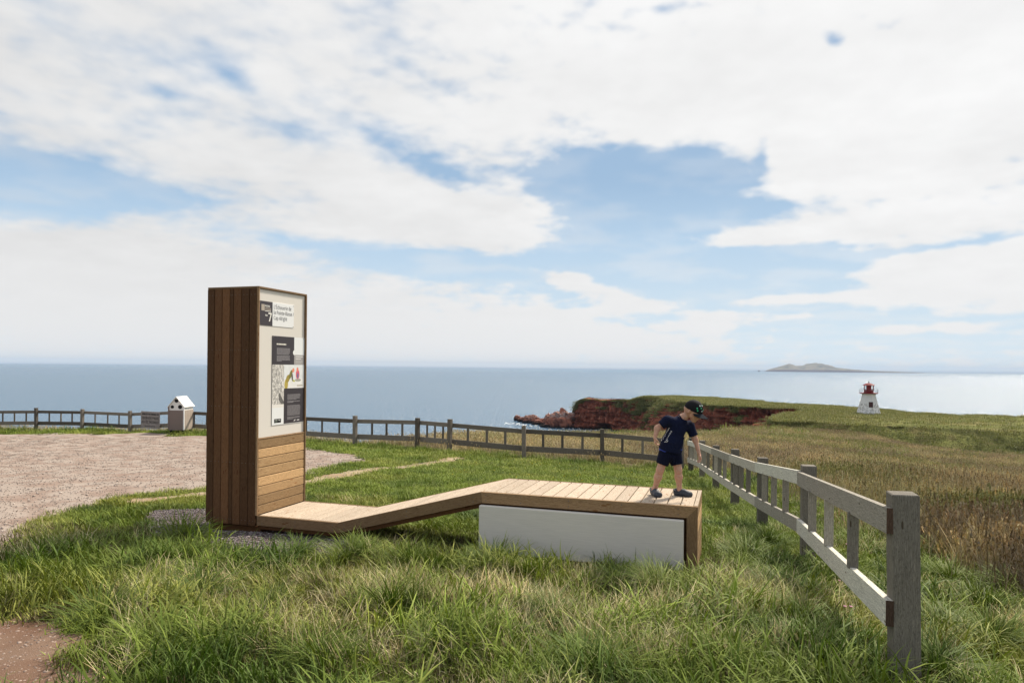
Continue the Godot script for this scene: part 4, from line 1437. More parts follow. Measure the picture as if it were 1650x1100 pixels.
	for s in [[Vector3(x1, y0, -w0), Vector3(x1, y1, -w0), Vector3.BACK], [Vector3(x1, y0, -w1), Vector3(x1, y1, -w1), Vector3.FORWARD], [Vector3(x1, y0, -w0), Vector3(x1, y0, -w1), Vector3.DOWN], [Vector3(x1, y1, -w0), Vector3(x1, y1, -w1), Vector3.UP]]:
		var back := Vector3(-0.0055, 0, 0)
		quad(st, s[0], s[1], s[1] + back, s[0] + back, s[2])
	var info := mat("plate_print", Color.WHITE, 0.35, 0.4)
	info.albedo_texture = plate_image()
	info.texture_repeat = false
	var ip := put("information_plate", st.commit(), info, t)
	ip.set_meta("label", "printed plate with photographs and dark text fields")
	# screws: heads too small to pick apart
	var sc := begin()
	var add := func(p: Vector3, nrm: Vector3, r: float):
		var sx := nrm.cross(Vector3.UP if absf(nrm.y) < 0.9 else Vector3.RIGHT).normalized()
		var sy := nrm.cross(sx)
		for k in 7:
			tri(sc, p + nrm * 0.001, p + (sx * cos(TAU * k / 7.0) + sy * sin(TAU * k / 7.0)) * r, p + (sx * cos(TAU * (k + 1) / 7.0) + sy * sin(TAU * (k + 1) / 7.0)) * r, nrm)
	for x in [-0.18, -0.72, -1.25, -1.75, -2.13]:
		for dy in [0.03, 0.085]: add.call(Vector3(x, B_YH - dy, 0.0006), Vector3.BACK, 0.006)
	for x in [-3.96, -4.45, -4.9]:
		for dy in [0.03, 0.085]: add.call(Vector3(x, B_YL - dy, 0.0006), Vector3.BACK, 0.006)
	for f in [0.05, 0.5, 0.95]:
		for dy in [0.035, 0.085]: add.call(Vector3(lerpf(-B_T1, -B_T2, f), lerpf(B_YH, B_YL, f) - dy, 0.0006), Vector3.BACK, 0.006)
	for y in [0.05, 0.72, 1.38, 2.05, 2.7]:
		for i in 7:
			for s in [0.28, 0.72]: add.call(Vector3(-lerpf(bounds[i], bounds[i + 1], s), y, 0.0006), Vector3.BACK, 0.0045)
	for i in 8:
		for w in [0.05, 0.475, 0.9]: add.call(Vector3(-B_T3 - 0.0025, B_YL + (1.0 - B_YL) / 8.0 * (i + 0.5) + 0.02, -w), Vector3.RIGHT, 0.0045)
	for q in [[0.045, 2.62], [0.045, 2.36], [0.68, 2.62], [0.68, 2.36], [0.29, 2.215], [0.9, 2.215], [0.9, 1.165]]:
		add.call(Vector3(fx + 0.0066, q[1], -q[0]), Vector3.RIGHT, 0.006)
	var o := put("screw", sc.commit(), mat("screw", lin(0.12, 0.105, 0.095), 0.5, 0.5), t)
	o.set_meta("kind", "stuff")

# ------------------------------------------------------------------ the child
# a field of tapered capsules [a, b, radius at a, radius at b, flat end at b], joined smoothly and meshed as surface nets
func cap_dist(p: Vector3, c: Array) -> float:
	var a: Vector3 = c[0]
	var ab: Vector3 = c[1] - a
	var l2 := ab.length_squared()
	var t := clampf((p - a).dot(ab) / l2, 0.0, 1.0) if l2 > 1e-12 else 0.0
	var d: float = p.distance_to(a + ab * t) - lerpf(c[2], c[3], t)
	if c.size() > 4 and c[4]:
		d = maxf(d, (p - (c[1] as Vector3)).dot(ab.normalized()))
	return d

func field_at(p: Vector3, caps: Array, k: float) -> float:
	var d := 1.0
	for c in caps: d = smin(d, cap_dist(p, c), k)
	return d

func smin(a: float, b: float, k: float) -> float:
	var h := maxf(k - absf(a - b), 0.0) / k
	return minf(a, b) - h * h * k * 0.25

func nets(caps: Array, cell: float, k: float, verts: PackedVector3Array, idx: PackedInt32Array, floor_y := -10.0) -> void:
	var lo := Vector3.ONE * 1e9
	var hi := -lo
	for c in caps:
		for e in 2:
			var r: float = c[2 + e] + k * 0.3 + cell * 2.0
			lo = lo.min((c[e] as Vector3) - Vector3.ONE * r)
			hi = hi.max((c[e] as Vector3) + Vector3.ONE * r)
	var n := Vector3i(((hi - lo) / cell).ceil()) + Vector3i.ONE
	var f := PackedFloat32Array()
	f.resize(n.x * n.y * n.z)
	f.fill(1.0)
	for c in caps:
		var a: Vector3 = c[0]
		var b: Vector3 = c[1]
		var r: float = maxf(c[2], c[3]) + k + cell * 2.0
		var i0 := Vector3i(((a.min(b) - Vector3.ONE * r - lo) / cell).floor()).clamp(Vector3i.ZERO, n - Vector3i.ONE)
		var i1 := Vector3i(((a.max(b) + Vector3.ONE * r - lo) / cell).ceil()).clamp(Vector3i.ZERO, n - Vector3i.ONE)
		for z in range(i0.z, i1.z + 1):
			for y in range(i0.y, i1.y + 1):
				var o := (z * n.y + y) * n.x
				for x in range(i0.x, i1.x + 1):
					f[o + x] = smin(f[o + x], cap_dist(lo + Vector3(x, y, z) * cell, c), k)
	if floor_y > -5.0:
		for z in n.z:
			for y in n.y:
				for x in n.x:
					var o := (z * n.y + y) * n.x + x
					f[o] = maxf(f[o], floor_y - (lo.y + y * cell))
	var at := {}
	var step := [1, n.x, n.x * n.y]
	var base := verts.size()
	for z in n.z - 1:
		for y in n.y - 1:
			for x in n.x - 1:
				var o := (z * n.y + y) * n.x + x
				var neg := 0
				for c in 8:
					if f[o + (c & 1) + ((c >> 1) & 1) * step[1] + (c >> 2) * step[2]] < 0.0: neg += 1
				if neg == 0 or neg == 8: continue
				var sum := Vector3.ZERO
				var cnt := 0
				for c in 8:
					for ax in 3:
						if c & (1 << ax): continue
						var pa := Vector3(c & 1, (c >> 1) & 1, c >> 2)
						var oa: int = o + (c & 1) + ((c >> 1) & 1) * step[1] + (c >> 2) * step[2]
						var fa := f[oa]
						var fb: float = f[oa + step[ax]]
						if (fa < 0.0) != (fb < 0.0):
							var q := pa
							q[ax] += fa / (fa - fb)
							sum += q
							cnt += 1
				at[o] = verts.size()
				verts.append(lo + (Vector3(x, y, z) + sum / cnt) * cell)
	for z in range(1, n.z - 1):
		for y in range(1, n.y - 1):
			for x in range(1, n.x - 1):
				var o := (z * n.y + y) * n.x + x
				for ax in 3:
					var fa := f[o]
					var fb: float = f[o + step[ax]]
					if (fa < 0.0) == (fb < 0.0): continue
					var u: int = step[(ax + 1) % 3]
					var v: int = step[(ax + 2) % 3]
					if not (at.has(o) and at.has(o - u) and at.has(o - v) and at.has(o - u - v)): continue
					var q := [at[o - u - v], at[o - v], at[o], at[o - u]]
					if fa < 0.0: idx.append_array([q[0], q[2], q[1], q[0], q[3], q[2]])
					else: idx.append_array([q[0], q[1], q[2], q[0], q[2], q[3]])

func net_mesh(parts: Array, k: float, floor_y := -10.0) -> ArrayMesh:
	# parts: [caps, cell] pairs gathered in one mesh
	var v := PackedVector3Array()
	var i := PackedInt32Array()
	for p in parts: nets(p[0], p[1], p[2] if p.size() > 2 else k, v, i, floor_y)
	return indexed(v, i)

func hand_caps(wrist: Vector3, dir: Vector3, palm_n: Vector3, thumb: Vector3, curl: float) -> Array:
	# dir: along the hand; palm_n: the way the palm faces; thumb: the side of the thumb
	var caps := []
	var side := thumb.normalized()
	var len_ := [0.040, 0.045, 0.042, 0.033]
	for i in 4:
		var off := side * (0.0165 - i * 0.011)
		var knuckle := wrist + dir * 0.052 + off
		caps.append([wrist + dir * 0.006 + off * 0.75, knuckle, 0.0105, 0.0088])
		var p := knuckle
		var a := curl * 0.6 + i * 0.08
		for j in 3:
			var d2 := dir * cos(a) + palm_n * sin(a)
			var q: Vector3 = p + d2 * len_[i] * [0.45, 0.32, 0.26][j]
			caps.append([p, q, 0.0078 - j * 0.0006, 0.0073 - j * 0.0008])
			p = q
			a += curl * 0.8
	var t0 := wrist + dir * 0.014 + side * 0.014
	var t1 := t0 + (dir * 0.55 + side * 0.7 + palm_n * 0.35).normalized() * 0.024
	var t2 := t1 + (dir * 0.85 + side * 0.15 + palm_n * 0.5).normalized() * 0.022
	caps.append([t0, t1, 0.0105, 0.009])
	caps.append([t1, t2, 0.0088, 0.007])
	return caps

func build_child() -> void:
	var skin := mat("skin", lin(0.52, 0.325, 0.245), 0.55, 0.35)
	skin.subsurf_scatter_enabled = true
	skin.subsurf_scatter_strength = 0.15
	var navy := mat("shirt_navy", lin(0.014, 0.019, 0.05), 0.85, 0.2)
	var navy2 := mat("shorts_navy", lin(0.011, 0.014, 0.034), 0.85, 0.2)
	var rubber := mat("shoe_rubber", lin(0.038, 0.045, 0.06), 0.55, 0.4)
	var black := mat("cap_black", lin(0.012, 0.012, 0.014), 0.8, 0.25)
	var brimm := mat("cap_brim", lin(0.022, 0.025, 0.031), 0.95, 0.1)
	var hair := mat("hair", lin(0.10, 0.06, 0.032), 0.7, 0.3)
	var white := mat("shirt_print", lin(0.75, 0.75, 0.76), 0.8)
	var blue := mat("underlayer_blue", lin(0.035, 0.06, 0.32), 0.8)
	var weave := noise_tex(noise(650, 0.05, 5), 256, [[0.0, Color(0.55, 0.55, 0.6)], [0.5, Color(0.85, 0.85, 0.88)], [1.0, Color(1, 1, 1)]])
	for c in [navy, navy2]:
		c.albedo_texture = weave
		c.uv1_triplanar = true
		c.uv1_scale = Vector3.ONE * 5.0
		c.heightmap_enabled = true
		c.heightmap_texture = weave
		c.heightmap_scale = 1.2
	skin.albedo_texture = noise_tex(noise(651, 0.03, 4), 256, [[0.0, Color(0.92, 0.80, 0.76)], [0.5, Color(1, 0.97, 0.95)], [1.0, Color(1, 1, 1)]])
	skin.uv1_triplanar = true
	skin.uv1_scale = Vector3.ONE * 5.0
	# joints; x right, y up, z towards the camera
	var pelvis := Vector3(0.0, 0.43, 0.0)
	var belly := Vector3(0.022, 0.545, 0.012)
	var chest := Vector3(0.062, 0.685, 0.012)
	var neck := Vector3(0.118, 0.79, 0.02)
	var f := Vector3(0.80, -0.42, 0.35).normalized()
	var u := (Vector3.UP - f * f.y).normalized()
	var s := f.cross(u)
	var hc := Vector3(0.226, 0.878, 0.03)
	var sh_r := Vector3(-0.028, 0.765, 0.07)
	var el_r := Vector3(-0.128, 0.685, 0.075)
	var wr_r := Vector3(-0.148, 0.592, 0.115)
	var sh_l := Vector3(0.19, 0.712, -0.055)
	var el_l := Vector3(0.245, 0.575, -0.04)
	var wr_l := Vector3(0.284, 0.44, 0.005)
	var hip_r := Vector3(-0.05, 0.41, 0.035)
	var kn_r := Vector3(-0.096, 0.265, 0.055)
	var an_r := Vector3(-0.150, 0.055, 0.01)
	var hip_l := Vector3(0.052, 0.41, -0.025)
	var kn_l := Vector3(0.082, 0.262, -0.005)
	var an_l := Vector3(0.098, 0.055, -0.035)
	var body := [
		[pelvis, belly, 0.082, 0.08], [belly, chest, 0.078, 0.08], [chest, neck, 0.07, 0.04], [neck, hc - u * 0.03 - f * 0.012, 0.036, 0.034],
		[chest + Vector3(-0.02, 0.05, 0.03), sh_r, 0.05, 0.036], [chest + Vector3(0.05, 0.03, -0.02), sh_l, 0.05, 0.036],
		[sh_r, el_r, 0.033, 0.026], [el_r, wr_r, 0.0265, 0.0185], [sh_l, el_l, 0.032, 0.0255], [el_l, wr_l, 0.026, 0.018],
		[hip_r, kn_r, 0.058, 0.035], [kn_r, kn_r.lerp(an_r, 0.35), 0.0325, 0.035], [kn_r.lerp(an_r, 0.35), an_r, 0.035, 0.0225], [an_r, an_r + Vector3(0, -0.02, 0.01), 0.025, 0.025],
		[hip_l, kn_l, 0.058, 0.035], [kn_l, kn_l.lerp(an_l, 0.35), 0.0325, 0.035], [kn_l.lerp(an_l, 0.35), an_l, 0.035, 0.0225], [an_l, an_l + Vector3(0.008, -0.02, 0.0), 0.025, 0.025],
	]
	var head := [
		[hc - f * 0.018, hc + f * 0.02, 0.079, 0.073], [hc + f * 0.02 - u * 0.02, hc + f * 0.045 - u * 0.085, 0.062, 0.028],
		[hc + f * 0.03 - u * 0.05 + s * 0.03, hc + f * 0.045 - u * 0.085, 0.033, 0.024], [hc + f * 0.03 - u * 0.05 - s * 0.03, hc + f * 0.045 - u * 0.085, 0.033, 0.024],
		[hc + f * 0.082 - u * 0.012, hc + f * 0.098 - u * 0.042, 0.006, 0.011],
		[hc + s * 0.076 - f * 0.004 - u * 0.004, hc + s * 0.08 - f * 0.006 - u * 0.03, 0.012, 0.008], [hc - s * 0.076 - f * 0.004 - u * 0.004, hc - s * 0.08 - f * 0.006 - u * 0.03, 0.012, 0.008],
		[hc + f * 0.079 - u * 0.062 + s * 0.012, hc + f * 0.079 - u * 0.062 - s * 0.012, 0.009, 0.009],
		[neck, hc - u * 0.03 - f * 0.012, 0.036, 0.034],
	]
	var hand_r := hand_caps(wr_r, Vector3(0.12, -0.95, 0.2).normalized(), Vector3(0.9, 0.15, -0.2).normalized(), Vector3(0.25, 0.2, 0.9).normalized(), 0.75)
	var hand_l := hand_caps(wr_l, Vector3(0.2, -0.95, 0.12).normalized(), Vector3(-0.85, -0.2, 0.35).normalized(), Vector3(0.35, 0.1, 0.9).normalized(), 0.55)
	var m := net_mesh([[body, 0.010, 0.03], [head, 0.0055, 0.016], [hand_r, 0.0035, 0.005], [hand_l, 0.0035, 0.005]], 0.02)
	var o := put("person", m, skin)
	o.position = Vector3(1.63, B_YH + 0.001, -7.0)
	o.rotation.y = -0.228
	o.scale = Vector3.ONE * 1.013
	tag(o, "child in navy shirt, navy shorts and black cap standing on the bench, looking down", "child")
	var shirt := [
		[belly + Vector3(-0.012, -0.0, 0.012), Vector3(-0.012, 0.462, 0.016), 0.098, 0.106, true], [belly + Vector3(0.018, 0, -0.02), Vector3(0.022, 0.455, -0.018), 0.09, 0.098, true],
		[chest, belly, 0.091, 0.094], [chest + Vector3(0.03, 0.06, 0.0), chest, 0.068, 0.09], [neck + Vector3(-0.012, -0.03, 0), neck + Vector3(-0.002, -0.006, 0.002), 0.06, 0.05, true],
		[chest + Vector3(-0.015, 0.05, 0.03), sh_r, 0.064, 0.05], [sh_r, sh_r.lerp(el_r, 0.62), 0.05, 0.046, true],
		[chest + Vector3(0.05, 0.02, -0.025), sh_l, 0.064, 0.048], [sh_l, sh_l.lerp(el_l, 0.78), 0.047, 0.045, true],
	]
	# folds
	for k in 5:
		var a := Vector3(-0.07 + k * 0.04, 0.50 + 0.012 * (k % 2), 0.09 - 0.012 * absf(k - 2.0))
		shirt.append([a, a + Vector3(0.05, 0.10, -0.004), 0.011, 0.006])
	var sh := put("shirt", net_mesh([[shirt, 0.008, 0.022]], 0.02), navy, o)
	var coll := begin()
	var ring := PackedVector3Array()
	var nd := (hc - neck).normalized()
	var n1 := nd.cross(Vector3.RIGHT).normalized()
	var n2 := nd.cross(n1)
	for k in 17: ring.append(neck + nd * -0.004 + (n1 * cos(TAU * k / 16.0) + n2 * sin(TAU * k / 16.0)) * 0.049)
	var rr := PackedFloat32Array()
	rr.resize(17)
	rr.fill(0.006)
	add_tube(coll, ring, rr, 6)
	put("collar", coll.commit(), navy, sh)
	# worn white print on the shirt's side: marks laid on its surface
	var pr := begin()
	var mark := func(x: float, y: float, w: float, h: float, turn: float):
		var z := 0.25
		for it in 60:
			var d := field_at(Vector3(x, y, z), shirt, 0.022)
			if d < 0.0008: break
			z -= maxf(d * 0.8, 0.0006)
		var e := 0.003
		var nn := Vector3(field_at(Vector3(x + e, y, z), shirt, 0.022) - field_at(Vector3(x - e, y, z), shirt, 0.022), field_at(Vector3(x, y + e, z), shirt, 0.022) - field_at(Vector3(x, y - e, z), shirt, 0.022), field_at(Vector3(x, y, z + e), shirt, 0.022) - field_at(Vector3(x, y, z - e), shirt, 0.022)).normalized()
		var bx := Vector3(cos(turn), sin(turn), 0)
		bx = (bx - nn * bx.dot(nn)).normalized()
		add_bevel_box(pr, Vector3(x, y, z) + nn * 0.0012, Vector3(w, h, 0.002), 0.0004, Basis(bx, nn.cross(bx), nn))
	var dirn := Vector2(70, 130).normalized()
	for row in 2:
		var from := Vector2(-0.070, 0.580) if row == 0 else Vector2(-0.036, 0.572)
		var total := 0.135 if row == 0 else 0.10
		var q := 0.0
		while q < total:
			var l := rng.randf_range(0.004, 0.010)
			var c := from + dirn * (q + l / 2.0)
			mark.call(c.x, c.y, l * 0.55, rng.randf_range(0.007, 0.015), dirn.angle() + rng.randf_range(-0.5, 0.5))
			if rng.randf() < 0.8: mark.call(c.x + rng.randf_range(-0.005, 0.005), c.y + rng.randf_range(-0.004, 0.004), l * 1.1, 0.0035, dirn.angle() + rng.randf_range(-0.3, 0.3))
			q += l + rng.randf_range(0.003, 0.006)
	mark.call(-0.083, 0.566, 0.014, 0.016, 0.4)
	mark.call(-0.046, 0.556, 0.026, 0.005, 0.2)
	mark.call(-0.026, 0.562, 0.022, 0.005, 0.9)
	put("print", pr.commit(), white, sh)
	put("underlayer", net_mesh([[[[Vector3(-0.02, 0.475, 0.02), Vector3(-0.015, 0.452, 0.022), 0.09, 0.094, true], [Vector3(0.03, 0.475, -0.01), Vector3(0.04, 0.442, -0.008), 0.085, 0.09, true]], 0.009, 0.02]], 0.02), blue, o)
	var shorts := [
		[belly + Vector3(0, -0.05, 0), pelvis, 0.08, 0.088], [hip_r + Vector3(0.01, 0.02, 0), hip_r.lerp(kn_r, 0.62), 0.074, 0.062, true], [hip_l + Vector3(-0.01, 0.02, 0), hip_l.lerp(kn_l, 0.64), 0.074, 0.062, true],
	]
	for k in 3:
		shorts.append([Vector3(-0.06 + k * 0.05, 0.4, 0.085), Vector3(-0.085 + k * 0.06, 0.345, 0.085), 0.012, 0.008])
	put("shorts", net_mesh([[shorts, 0.008, 0.02]], 0.02), navy2, o)
	for e in 2:
		var an := an_r if e == 0 else an_l
		var dir := Vector3(0.38, 0, 0.92) if e == 0 else Vector3(0.95, 0, 0.30)
		var sd := dir.cross(Vector3.UP)
		var g := Vector3(an.x, 0, an.z)
		var shoe := [
			[g - dir * 0.028 + Vector3(0, 0.028, 0), g + dir * 0.03 + Vector3(0, 0.028, 0), 0.034, 0.036], [g + dir * 0.03 + Vector3(0, 0.03, 0), g + dir * 0.095 + Vector3(0, 0.022, 0), 0.036, 0.034],
			[g + dir * 0.085 + Vector3(0, 0.022, 0) + sd * 0.012, g + dir * 0.1 + Vector3(0, 0.02, 0) - sd * 0.014, 0.03, 0.029], [g - dir * 0.03 + Vector3(0, 0.03, 0), g - dir * 0.032 + Vector3(0, 0.05, 0), 0.028, 0.024],
			[g + dir * 0.028 + Vector3(0, 0.04, 0), g + dir * 0.052 + Vector3(0, 0.042, 0), 0.03, 0.027],
		]
		var sho := put("shoe", net_mesh([[shoe, 0.006, 0.016]], 0.016, 0.0), rubber, o)
		var strap := begin()
		var arc := PackedVector3Array()
		for k in 9:
			var a := PI * (k / 8.0 - 0.5)
			arc.append(g - dir * (0.012 + 0.05 * cos(a)) + sd * sin(a) * 0.038 + Vector3(0, 0.046 + 0.012 * cos(a), 0))
		var ar := PackedFloat32Array()
		ar.resize(9)
		ar.fill(0.006)
		add_tube(strap, arc, ar, 6)
		put("strap", strap.commit(), rubber, sho)
	# cap in the head's own axes: f forward, u up, s to the child's right
	var hb := Basis(s, u, -f)
	var cc := hc + u * 0.006 - f * 0.002
	var dome := grid_mesh(33, 13, func(i: int, j: int):
		var a := TAU * i / 32.0
		var b := PI / 2.0 * j / 12.0
		var r := Vector3(cos(a) * cos(b) * 0.0865, sin(b) * 0.094, sin(a) * cos(b) * 0.096)
		if j == 0: r.y = -0.008
		return [cc + hb * r, Color.WHITE])
	var capo := put("cap", dome, black, o)
	var brim := begin()
	for layer in 2:
		for i in 14:
			for j in 5:
				var pt := func(ii: int, jj: int) -> Vector3:
					var a := lerpf(-1.0, 1.0, ii / 14.0)
					var reach := jj / 5.0
					var wd := 0.078 * sin(minf(1.0, absf(a)) * PI / 2.0) * signf(a)
					var fr := sqrt(maxf(0.0, 1.0 - pow(wd / 0.0865, 2.0))) * 0.093
					var out := fr + reach * 0.078 * sqrt(maxf(0.0, 1.0 - a * a * 0.96))
					return cc + hb * Vector3(wd, -0.003 - 0.2 * reach * 0.075 - wd * wd * 3.2 - layer * 0.004, -out)
				var p0: Vector3 = pt.call(i, j)
				var p1: Vector3 = pt.call(i + 1, j)
				var p2: Vector3 = pt.call(i + 1, j + 1)
				var p3: Vector3 = pt.call(i, j + 1)
				quad(brim, p0, p1, p2, p3, u if layer == 0 else -u)
	put("brim", brim.commit(), brimm, capo)
	var green := mat("cap_green", lin(0.05, 0.42, 0.2), 0.8)
	var pale := mat("cap_pale", lin(0.55, 0.7, 0.62), 0.8)
	for k in [[1.15, 0.55, 0], [0.95, 0.78, 1], [1.35, 0.25, 1], [0.62, 0.42, 0], [1.5, 0.85, 1], [1.6, 0.4, 0], [0.75, 0.2, 0]]:
		var a: float = -(PI / 2.0) + (1.57 - k[0])
		var b: float = k[1]
		var nr := Vector3(cos(a) * cos(b), sin(b), sin(a) * cos(b))
		var p := cc + hb * Vector3(nr.x * 0.0875, nr.y * 0.095, nr.z * 0.097)
		var spot := put("spot", lathe([[0.0, 0.0012], [0.006, 0.0008], [0.0085, 0.0]], 9), pale if k[2] else green, capo)
		var up := hb * nr
		var sx := up.cross(Vector3(0.3, 0.1, 0.9)).normalized()
		spot.transform = Transform3D(Basis(sx, up, sx.cross(up)), p)
	var hairm := grid_mesh(33, 9, func(i: int, j: int):
		var a := TAU * i / 32.0
		var b := PI / 2.0 * j / 8.0
		var back := sm(-0.3, 0.9, sin(a))
		var r := Vector3(cos(a) * cos(b) * 0.0825, sin(b) * 0.088, sin(a) * cos(b) * 0.0925)
		if j == 0: r = Vector3(cos(a) * 0.081, -0.004 - 0.036 * back, sin(a) * 0.09 - 0.006 * back)
		return [cc + hb * r, Color.WHITE])
	put("hair", hairm, hair, o)
	var eye := mat("eye", lin(0.02, 0.015, 0.012), 0.3, 0.5)
	var lip := mat("lip", lin(0.36, 0.15, 0.12), 0.5)
	for e in [-1.0, 1.0]:
		var ey := put("eye", lathe([[0.0, -0.005], [0.006, -0.003], [0.0075, 0.0], [0.006, 0.003], [0.0, 0.005]], 10), eye, o)
		ey.position = hc + f * 0.0815 - u * 0.022 + s * e * 0.031
	var st := begin()
	add_tube(st, PackedVector3Array([hc + f * 0.086 - u * 0.064 + s * 0.014, hc + f * 0.0895 - u * 0.063, hc + f * 0.086 - u * 0.064 - s * 0.014]), PackedFloat32Array([0.0015, 0.0035, 0.0015]), 6)
	put("mouth", st.commit(), lip, o)

# ------------------------------------------------------------------ growth
class Tuft:
	var v := PackedVector3Array()
	var n := PackedVector3Array()
	var c := PackedColorArray()
	var i := PackedInt32Array()
	func blade(base: Vector3, h: float, w: float, yaw: float, lean: float, bend: float, col: Color, segs: int) -> void:
		# a ribbon that narrows to its tip and droops
		var dir := Vector3(cos(yaw), 0, sin(yaw))
		var side := Vector3(-dir.z, 0, dir.x)
		var p := base
		var a := lean
		var o := v.size()
		for k in segs + 1:
			var t := float(k) / segs
			var tang := dir * sin(a) + Vector3.UP * cos(a)
			var nor := (dir * cos(a) - Vector3.UP * sin(a))
			var half := w * 0.5 * (1.0 - 0.75 * t * t) if k < segs else 0.0
			if k < segs:
				v.append(p - side * half); v.append(p + side * half)
				n.append(nor); n.append(nor)
				c.append(col); c.append(col)
			else:
				v.append(p); n.append(nor); c.append(col)
			p += tang * (h / segs)
			a += bend / segs
		for k in segs:
			var b := o + k * 2
			if k < segs - 1: i.append_array([b, b + 1, b + 3, b, b + 3, b + 2])
			else: i.append_array([b, b + 1, b + 2])
	func commit() -> ArrayMesh:
		var arr := []
		arr.resize(Mesh.ARRAY_MAX)
		arr[Mesh.ARRAY_VERTEX] = v
		arr[Mesh.ARRAY_NORMAL] = n
		arr[Mesh.ARRAY_COLOR] = c
		arr[Mesh.ARRAY_INDEX] = i
		var m := ArrayMesh.new()
		m.add_surface_from_arrays(Mesh.PRIMITIVE_TRIANGLES, arr)
		return m

func tint(base: Vector3, spread: float) -> Color:
	var k := 1.0 + rng.randf_range(-spread, spread)
	var w := rng.randf_range(-0.12, 0.12)
	return Color(base.x * k * (1.0 + w), base.y * k, base.z * k * (1.0 - w))

func make_tuft(count: int, radius: float, h0: float, h1: float, w0: float, w1: float, lean: float, bend: float, dead: float, splay := false, heads := 0.0) -> ArrayMesh:
	# vertex colours: living blades near (1, 1, 1), dead ones straw-coloured beside a green tint
	var t := Tuft.new()
	for k in count:
		var r := radius * sqrt(rng.randf())
		var a := rng.randf_range(0, TAU)
		var yaw := a + rng.randf_range(-0.7, 0.7) if splay else rng.randf_range(0, TAU)
		var col := tint(Vector3.ONE * 0.93, 0.5)
		if rng.randf() < dead: col = tint(Vector3(2.4, 1.6, 2.8), 0.25)
		var h := rng.randf_range(h0, h1)
		var ln := lean * (rng.randf() if not splay else 0.25 + 0.75 * r / radius)
		t.blade(Vector3(cos(a) * r, -0.015, sin(a) * r), h, rng.randf_range(w0, w1), yaw, ln, bend * rng.randf_range(0.4, 1.2), col, 4 if h > 0.14 else 3)
		if rng.randf() < heads:
			# a seed head: a bunch of short wide scales near the tip
			var tip := Vector3(cos(a) * r, 0, sin(a) * r) + Vector3(cos(yaw) * sin(ln), cos(ln), sin(yaw) * sin(ln)) * h * 0.9
			for q in 4: t.blade(tip - Vector3(0, 0.02 * q, 0), 0.03, w1 * 2.4, rng.randf_range(0, TAU), 0.3, 0.4, Color(col.r * 0.85, col.g * 0.78, col.b * 0.72), 2)
	return t.commit()

func make_leafy(count: int) -> ArrayMesh:
	# broad leaves low to the ground
	var t := Tuft.new()
	for k in count:
		var a := rng.randf_range(0, TAU)
		var r := rng.randf_range(0.0, 0.09)
		t.blade(Vector3(cos(a) * r, 0.0, sin(a) * r), rng.randf_range(0.05, 0.12), rng.randf_range(0.016, 0.032), a, rng.randf_range(0.5, 1.1), 0.9, tint(Vector3(0.95, 1.05, 0.9), 0.25), 4)
	return t.commit()

var sown := {}

func sow(key: String, x: float, d: float, y: float, scale_: float, col: Vector3, squash := 1.0) -> void:
	if not sown.has(key): sown[key] = [[], []]
	var b := Basis(Vector3.UP, rng.randf_range(0, TAU)).scaled(Vector3(scale_, scale_ * squash, scale_))
	var mat_ := zone_a.get_noise_2d(x * 1.3 + 500.0, d * 1.3) * 6.0
	b = Basis(Vector3(cos(mat_), 0, sin(mat_)), rng.randf_range(0.0, 0.42 if d < 10.0 else 0.15)) * b
	sown[key][0].append(Transform3D(b, Vector3(x, y, -d)))
	sown[key][1].append(Color(col.x, col.y, col.z))

func grow(key: String, called: String, mesh: Mesh, m: Material, label: String, category: String) -> void:
	if not sown.has(key): return
	var list: Array = sown[key][0]
	var mm := MultiMesh.new()
	mm.transform_format = MultiMesh.TRANSFORM_3D
	mm.use_colors = true
	mm.mesh = mesh
	mm.instance_count = list.size()
	for i in list.size():
		mm.set_instance_transform(i, list[i])
		mm.set_instance_color(i, sown[key][1][i])
	var o := MultiMeshInstance3D.new()
	o.name = numbered(called)
	o.multimesh = mm
	o.material_override = m
	add_child(o)
	tag(o, label, category, "", "stuff")

func in_bench(x: float, d: float, grow_by := 0.0) -> bool:
	var q := Vector2(x - 1.7686, d - 6.4449)
	var t := -q.x * cos(0.3114) + q.y * sin(0.3114)
	var w := q.x * sin(0.3114) + q.y * cos(0.3114)
	return t > -grow_by and t < B_T4 + grow_by and w > -grow_by and w < B_W + grow_by

func in_view(x: float, d: float, slack := 1.5) -> bool:
	return absf(x) < 0.80 * d + slack

const GREEN := Vector3(0.20, 0.25, 0.042)
const DEEP := Vector3(0.095, 0.145, 0.028)
const YELLOW := Vector3(0.33, 0.33, 0.085)
const STRAW := Vector3(0.66, 0.57, 0.33)

func grass_tone(x: float, d: float) -> Vector3:
	var a := zone_a.get_noise_2d(x * 2.2, d * 2.2)
	var b := zone_a.get_noise_2d(x * 0.8 + 70.0, d * 0.8)
	var c := GREEN.lerp(DEEP, sm(-0.05, 0.4, a)).lerp(YELLOW, sm(0.0, 0.4, b) * 0.8)
	return c * rng.randf_range(0.75, 1.35)

